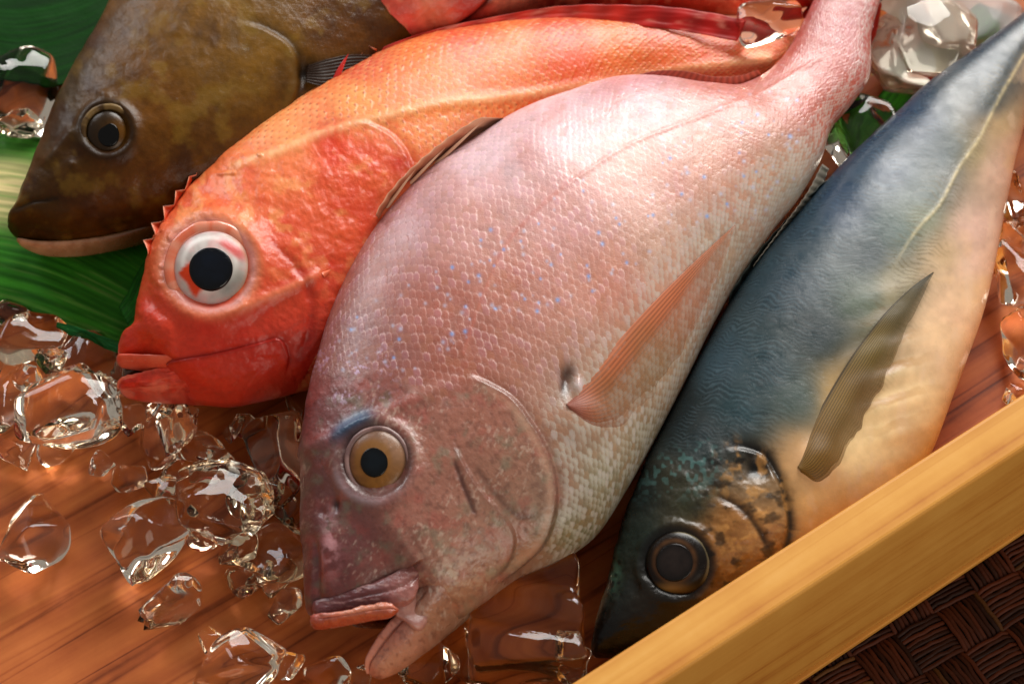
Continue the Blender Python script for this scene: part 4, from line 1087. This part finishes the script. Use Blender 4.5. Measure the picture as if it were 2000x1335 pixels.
def mpaint(b):
    c = mcm(b); X, Y = b.X, b.Y; B = c['body']; rp, th = ripples(b)
    C = idw(X, Y, MPTS, 3.6) * (1 + .3 * (fbm(X / 16, Y / 16, 4) - .5))[..., None]
    back = sst(.58, .4, th + .06 * (fbm(X / 40, Y / 40, 7) - .5)) * B
    C = C * (1 - back[..., None] * np.array([.36, .24, .14]))
    brk = sst(.3, .62, fbm(b.S * 70, th * 22, 91))
    C = mixc(C, (26, 42, 50), back * .36 * brk * sst(.5, .95, rp) * sst(.0, .12, th))
    C = mixc(C, (150, 176, 190), back * .12 * brk * sst(.4, .0, rp) * sst(.1, .25, th))
    C = mixc(C, (14, 18, 18), .9 * sst(.17, .05, th + .05 * fbm(X / 30, Y / 30, 70)))
    ut = sst(.5, .56, th) * sst(.72, .6, th) * B * sst(1640, 1760, X)
    C = mixc(C, (104, 92, 52), ut * .45 * sst(.45, .9, rp) * sst(.35, .6, fbm(X / 22, Y / 22, 93)))
    d, sd, t = c['lat']; C = mixc(C, (222, 208, 170), .85 * np.exp(-(d / 3.6)**2) * (.35 + .65 * vnoise(X / 6, Y / 6, 5)) * B * sst(.4, .6, t))
    sil = B * sst(.6, .8, th); C = mixc(C, (230, 206, 184), sil * .3 * sst(.5, .72, fbm(X / 22, Y / 46, 44)))
    C = mixc(C, (230, 196, 150), sil * .3 * sst(.5, .72, fbm(X / 46, Y / 46, 48)))
    C = mixc(C, (176, 128, 66), .6 * np.exp(-(((X - 1745) / 60)**2 + ((Y - 740) / 120)**2)) * sst(.2, .9, np.sin((X * .3 + Y) / 9 + 3 * fbm(X/40, Y/40, 2))))
    d, sd, t = c['op']; C = mixc(C, (10, 9, 9), .9 * np.exp(-((sd + 8) / 10)**2) * ends(t, .1))
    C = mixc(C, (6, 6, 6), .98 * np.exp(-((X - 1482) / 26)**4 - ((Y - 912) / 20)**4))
    C = mixc(C, (228, 190, 150), .85 * np.exp(-((((X - 1592) * .8 + (Y - 902) * .6) / 40)**2 + (((Y - 902) * .8 - (X - 1592) * .6) / 32)**2)**1.5))
    hd = 1 - B
    C = mixc(C, (214, 164, 100), hd * .5 * sst(.5, .68, fbm(X / 24, Y / 24, 51)) * sst(1380, 1440, X))
    C = mixc(C, (26, 22, 18), hd * .7 * sst(.52, .7, fbm(X / 30, Y / 22, 55)) * sst(1300, 1400, X))
    C = mixc(C, (96, 136, 134), hd * .6 * sst(.6, .78, vnoise(X / 8, Y / 8, 57)) * sst(1000, 900, Y) * sst(1440, 1360, X) )
    C = mixc(C, (104, 140, 120), .6 * np.exp(-((X - 1196) / 14)**2 - ((Y - 1110) / 40)**2) * sst(.3, .6, vnoise(X / 8, Y / 8, 60)))
    d, sd, t = c['pre']; C = mixc(C, (40, 24, 14), .8 * np.exp(-(d / 7)**2) * ends(t, .15))
    r = np.hypot(X - M_EYE_C[0], Y - M_EYE_C[1]); C = mixc(C, (20, 17, 14), .85 * sst(84, 64, r))
    return C
mack = thing('mackerel', 'blue backed mackerel with pale belly, lying against the golden front rail', 'fish', P(1560, 700, 0))
mb = loft(MST, 860, 330, 36, q=.82, r0=.006, disp=mdisp, paint=mpaint); body_obj('body', mb, M_BLUE, mack); index(mb, 3)
def m_iris(RR, PH, X, Y):
    C = np.broadcast_to(lin((28, 20, 15)), X.shape + (3,)).copy() * (.7 + .6 * fbm(np.cos(PH)*4+4, np.sin(PH)*4+4, 2))[..., None]
    r = np.hypot(X - 1318, Y - 1098)
    C = mixc(C, (140, 100, 62), .5 * np.exp(-((r - 40) / 5)**2) * (.5 + .5 * vnoise(np.cos(PH)*4, np.sin(PH)*4, 8)))
    C = mixc(C, (176, 142, 84), .7 * np.exp(-((X - 1312) / 34)**2 - ((Y - 1150) / 10)**2))
    C = mixc(C, (150, 140, 112), .8 * sst(.88, .95, RR) * sst(.2, .7, np.cos(PH + .5)))
    return C
meye, (mcx, mn) = dome('eye', mb, 1324, 1100, 64, 63, 3.8, .1, m_iris, M_EYE, mack, tilt=.35)
dome('pupil', mb, 1318, 1098, 37, 37, .7, 3.25, pupil_col((54, 46, 44), (20, 17, 17)), M_PUPIL, meye, at=(mcx, mn))
def mpec(X, Y, U, V):
    C = idw(X, Y, [(1580,880,(140,108,50)),(1650,780,(150,122,62)),(1700,680,(138,118,66)),(1760,600,(116,104,70)),(1810,540,(84,80,64)),(1690,790,(110,78,40))], 3)
    st = .5 + .5 * np.cos(2 * math.pi * 17 * V)
    C = C * (.8 + .28 * st)[..., None]
    return mixc(C, (40, 30, 20), .7 * sst(.10, .0, V))
sheet('pectoral_fin', [(1556,910),(1576,850),(1618,770),(1668,690),(1730,612),(1790,556),(1819,536)], [(1566,924),(1600,948),(1632,924),(1656,880),(1690,815),(1728,740),(1762,660),(1800,580),(1820,538)],
      90, 70, over(mb, -.8, 2.0, 1.8), .6, mpec, M_FIN, mack, ridge=(17, .04, 'v'), root=0, ragged=7, alpha=lambda U, V: np.clip((.88 - .5 * sst(.3, .8, V) * sst(0, .3, U)) * (.88 + .2 * np.cos(2 * math.pi * 17 * V)), .2, 1))
def mdor(X, Y, U, V):
    C = np.broadcast_to(lin((70, 74, 70)), X.shape + (3,)).copy()
    C = C * (.6 + .6 * (.5 + .5*np.cos(2*math.pi*10*U)))[..., None]
    return mixc(C, (120, 132, 128), .6 * sst(.6, 1, V))
sheet('dorsal_fin', [(1420,602),(1480,516),(1545,440),(1612,366),(1650,326)], [(1424,574),(1478,494),(1540,424),(1604,360),(1640,330)], 70, 12, lift(32, 38), .9, mdor, M_FIN, mack, ridge=(10, .5, 'u'))
sheet('tail_fin', [(2150,-100),(2170,-180),(2190,-260),(2200,-330)], [(2190,-90),(2270,-130),(2340,-150),(2420,-170)], 30, 30, lift(28, 28), 1.0, mdor, M_FIN, mack, ridge=(14, .4, 'v'))

# ================================================================== LEAVES
def leaf(name, A, B, zf, pale, dark, green, label, nu=140, nv=90, thick=.9):
    def pos(X, Y, U, V):
        return P(X, Y, zf(U, V) * 1e-3)
    def colr(X, Y, U, V):
        f = fbm(U * 2.2, V * 46, 3); g = fbm(U * 6, V * 150, 8)
        C = lin(dark) * (1 - f[..., None]) + lin(green) * f[..., None]
        if pale:
            m = np.exp(-((V - pale[0] - .04 * (fbm(U * 3, V * 0 + 1, 4) - .5)) / pale[1])**4) * sst(pale[2] + .3, pale[2] - .1, U)
            C = C * (1 - m[..., None]) + lin(pale[3]) * m[..., None]
            C = mixc(C, (96, 132, 60), .5 * m * sst(.5, .7, f))
        if pale: C = mixc(C, (120, 160, 84), .55 * sst(.6, .75, fbm(U * 3, V * 70, 14)))
        return C * (.7 + .6 * g)[..., None]
    o = sheet(name, A, B, nu, nv, pos, thick, colr, M_LEAF, None, ridge=(34, .22, 'v'), wave=1.5)
    tag(o, label, 'leaf')
    return o
leaf('green_leaf', [(-160,260),(-40,258),(60,266),(180,300),(330,400),(460,520)], [(-160,560),(-40,584),(60,608),(150,642),(240,676),(330,700)],
     lambda U, V: 7 + 5 * np.sin(V * 3.1) + 3 * U, (.34, .19, .36, (226, 210, 158)), (30, 84, 20), (84, 164, 58), 'long green leaf with a pale cream stripe under the brown fish')
leaf('green_leaf', [(232,600),(250,570),(270,530),(290,500)], [(252,640),(280,610),(300,560),(318,520)], lambda U, V: 20 + 3 * U, None, (20, 70, 20), (54, 128, 44), 'small bright green leaf tip beside the rockfish snout', 40, 30)
leaf('green_leaf', [(112,628),(150,638),(190,652),(236,668)], [(110,642),(148,660),(186,674),(232,690)], lambda U, V: 17 - 3 * V, None, (30, 100, 50), (70, 150, 90), 'narrow glossy leaf blade between round ice and rockfish snout', 50, 24)
leaf('green_leaf', [(-200,-150),(0,-60),(160,-90),(330,-200)], [(-120,130),(60,176),(170,150),(300,60)], lambda U, V: 12 - 6 * V, None, (10, 54, 6), (24, 88, 16), 'very dark green leaf in the top left corner', 80, 60)
leaf('green_leaf', [(1640,300),(1680,240),(1730,170),(1790,110),(1900,20)], [(1700,360),(1760,280),(1820,200),(1880,130),(1980,40)], lambda U, V: 5 + 3 * U, None, (24, 84, 14), (70, 150, 30), 'bright green leaf showing between the sea bream tail and the mackerel', 80, 50)

# ================================================================== ICE
def icosphere(sub):
    import bmesh
    bm = bmesh.new(); bmesh.ops.create_icosphere(bm, subdivisions=sub, radius=1)
    v = np.array([x.co[:] for x in bm.verts]); f = np.array([[q.index for q in p.verts] for p in bm.faces]); bm.free()
    return v, f
ICO_V, ICO_F = icosphere(5)
def ice(x, y, rx, ry, seed, label, rot=0.0, z0=0.0, hz=.85, sharp=20, group='clear ice chunks scattered on the tray', boxy=False, mat=None):
    rng = np.random.default_rng(seed)
    rx, ry = rx * 1.1, ry * 1.1
    sc = float(np.linalg.norm(P(x + 1, y, .015) - P(x, y, .015)))
    if boxy:
        N = np.concatenate([np.eye(3), -np.eye(3), rng.normal(size=(7, 3))]); Hh = np.concatenate([np.full(6, .82), rng.uniform(.9, 1.06, 7)])
    else:
        N = rng.normal(size=(17, 3)); Hh = rng.uniform(.74, 1.0, 17)
    N /= np.linalg.norm(N, axis=1)[:, None]
    dots = np.maximum(ICO_V @ N.T, 1e-3) / Hh
    r = (dots ** sharp).sum(1) ** (-1.0 / sharp)
    v = ICO_V * r[:, None]
    for _ in range(2):                              # shell shaped chips knocked out of the faces
        dn = rng.normal(size=3); dn /= np.linalg.norm(dn)
        v = v * (1 - rng.uniform(.03, .09) * np.exp(-((1 - ICO_V @ dn) / rng.uniform(.03, .09))**2))[:, None]
    v /= np.abs(v).max(0)
    v = v * (1 + .05 * np.sin(v @ rng.normal(size=3) * 3.1)[:, None])
    wx = rx * sc; wz = min(rx, ry) * sc * hz
    wy = math.sqrt(max((ry * sc)**2 - (wz * CE)**2, (.45 * ry * sc)**2)) / SE
    ca, sa = math.cos(rot), math.sin(rot)
    if rot:
        # turn the shape first, then stretch to the seen size
        v = v @ np.array([[ca, sa, 0], [-sa, ca, 0], [0, 0, 1]]); v /= np.abs(v).max(0)
    v = v * np.array([wx, wy, wz])
    c = P(x, y, z0 + wz)
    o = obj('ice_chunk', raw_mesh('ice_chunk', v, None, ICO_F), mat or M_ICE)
    o.location = (c[0], c[1], z0 - float(v[:, 2].min()) + .0003)
    tag(o, label, 'ice', group)
    return o
ICES = [
 (50,655,78,62,1,'big amber looking ice chunk at the left edge just below the leaf',.3,0),
 (162,702,66,58,2,'smooth round ice chunk touching the left of the rockfish snout',0,0),
 (126,798,102,86,3,'large flat sided ice chunk left of the rockfish jaw, with bright lower edge',.6,0),
 (2,785,40,80,4,'upright ice chunk cut by the left edge beside the large flat sided one',0,0),
 (300,852,82,74,5,'angular ice chunk just below the rockfish lower jaw',.8,0),
 (366,806,19,28,6,'tiny ice piece right under the rockfish jaw',0,.012),
 (442,840,34,35,7,'small roundish ice pebble between the jaw ice and the pointed chunk',.4,.006),
 (392,886,62,42,8,'small low ice chunk under the roundish ice pebble',.2,0),
 (527,882,64,96,9,'tall pointed ice chunk close to the forehead of the sea bream',.1,0),
 (577,800,22,28,10,'tiny ice piece in the shade between rockfish jaw and sea bream',0,0),
 (430,990,96,78,11,'broad ice chunk in the middle of the pile left of the sea bream eye',.5,0),
 (538,1066,78,76,12,'ice chunk touching the sea bream snout below its eye',.9,0),
 (566,1166,40,44,13,'small ice piece beside the sea bream upper lip',.3,0),
 (278,1042,90,80,14,'oval ice chunk with a bright white corner, below the angular one',.7,0),
 (68,1044,70,88,15,'egg shaped ice chunk standing alone at the lower left',.2,0),
 (362,1154,72,86,16,'faceted ice chunk with glowing lower edge, in front of the oval one',.25,0),
 (464,1292,86,64,17,'wedge shaped ice chunk at the bottom edge with a white top face',.5,0),
 (642,1322,44,40,18,'small ice chunk at the bottom edge left of the sea bream lower jaw',0,0),
 (838,1296,56,64,19,'ice chunk under the sea bream lower jaw at the bottom edge',.2,0),
 (1985,395,34,64,22,'ice chunk at the right edge, topmost of the three beside the mackerel belly',.1,0),
 (1992,548,46,68,23,'round ice chunk at the right edge, middle of the three beside the mackerel belly',.4,0),
 (2000,690,36,74,24,'ice chunk at the right edge nearest the golden rail',0,0),
 (236,722,34,30,31,'small ice piece wedged between the round ice and the rockfish lip',.3,0),
 (480,960,40,44,32,'small ice piece between the tall pointed chunk and the broad one',.7,.012),
 (330,960,46,44,33,'rounded ice piece behind the oval chunk',1.1,0),
 (470,1000+130,44,40,34,'small ice piece in front of the broad chunk',.5,0),
 (58,742,40,34,35,'ice piece between the upright one and the flat sided one',.2,.01),
 (34,172,72,82,25,'large dark reddish ice chunk beside the dark leaf at the upper left',.3,0),
 (46,246,46,26,26,'low whitish ice piece on the leaf behind the brown fish snout',0,.008),
]
ICES += [
 (20,610,44,30,41,'low ice piece on the leaf edge at the left border',.4,.004),
 (98,700,34,30,42,'small bright ice piece between the amber chunk and the round ice',.9,.01),
 (206,760,30,28,43,'small ice piece leaning on the right end of the flat sided chunk',.2,.004),
 (262,812,34,32,44,'small ice piece under the tip of the rockfish lower jaw',.6,.004),
 (476,838,24,28,45,'thin ice sliver beside the roundish pebble',.1,.004),
 (352,930,40,34,46,'flat ice piece behind the oval chunk and above the broad one',.3,.004),
 (498,1000,36,36,47,'clear ice piece between the broad chunk and the sea bream snout',1.2,.012),
 (566,985,32,44,48,'upright ice piece right against the sea bream cheek',.5,.0),
 (545,1130,30,32,49,'small ice piece in the gap beside the sea bream upper lip',.8,.004),
 (392,1050,32,28,50,'small ice piece wedged between the oval and broad chunks',.5,.008),
 (560,1300,34,30,51,'small ice lump at the bottom edge right of the wedge shaped chunk',.2,.0),
 (905,1262,34,70,52,'tall thin bluish ice piece at the left side of the biggest block',.0,.0),
 (1120,1290,36,36,53,'small ice piece between the biggest block and the mackerel snout',.4,.0),
 (110,870,40,34,71,'low ice piece in front of the bright edged flat sided chunk',.4,0),
 (250,935,34,30,72,'small ice piece standing between the angular chunk and the oval chunk',.9,0),
 (196,905,28,26,73,'tiny ice crumb on the bare boards below the flat sided chunk',.3,0),
 (410,925,36,32,74,'ice piece lying under the small low chunk and above the broad one',.2,.01),
 (520,962,34,34,75,'ice piece tucked under the tall pointed chunk',.6,.006),
 (470,1062,40,36,76,'ice piece between the broad chunk and the one touching the bream snout',1.0,.004),
 (508,1120,34,30,77,'flat ice piece in front of the chunk touching the bream snout',.4,.0),
 (20,880,40,44,78,'ice piece cut by the left edge above the egg shaped chunk',.4,0),
 (412,1246,30,28,79,'small ice piece touching the top of the wedge shaped chunk',.5,0),
 (700,1326,36,26,80,'flat ice piece at the bottom edge under the tip of the bream lower jaw',.3,0),
 (1968,470,30,30,54,'tiny ice piece between the top and middle chunks at the right edge',.7,.0),
 (1985,770,26,26,55,'tiny ice crumb on the floor close to the golden rail',.2,.0),
]
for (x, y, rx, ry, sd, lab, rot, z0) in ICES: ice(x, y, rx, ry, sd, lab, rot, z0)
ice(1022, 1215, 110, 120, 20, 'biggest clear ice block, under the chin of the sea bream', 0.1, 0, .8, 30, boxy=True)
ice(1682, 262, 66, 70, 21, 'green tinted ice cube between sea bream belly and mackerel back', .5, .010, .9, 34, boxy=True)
ice(1866, 10, 130, 100, 27, 'added cloudy white ice lump at the top right edge behind the clear block', .2, .004, .7, 24, mat=M_ADDED_WHITE)  # added so that the clear block refracts white
ice(1790, 112, 92, 78, 62, 'added small milky white ice lump under the clear block beside the bream tail', .6, .002, .6, 24, mat=M_ADDED_WHITE)  # added below the clear block to whiten it
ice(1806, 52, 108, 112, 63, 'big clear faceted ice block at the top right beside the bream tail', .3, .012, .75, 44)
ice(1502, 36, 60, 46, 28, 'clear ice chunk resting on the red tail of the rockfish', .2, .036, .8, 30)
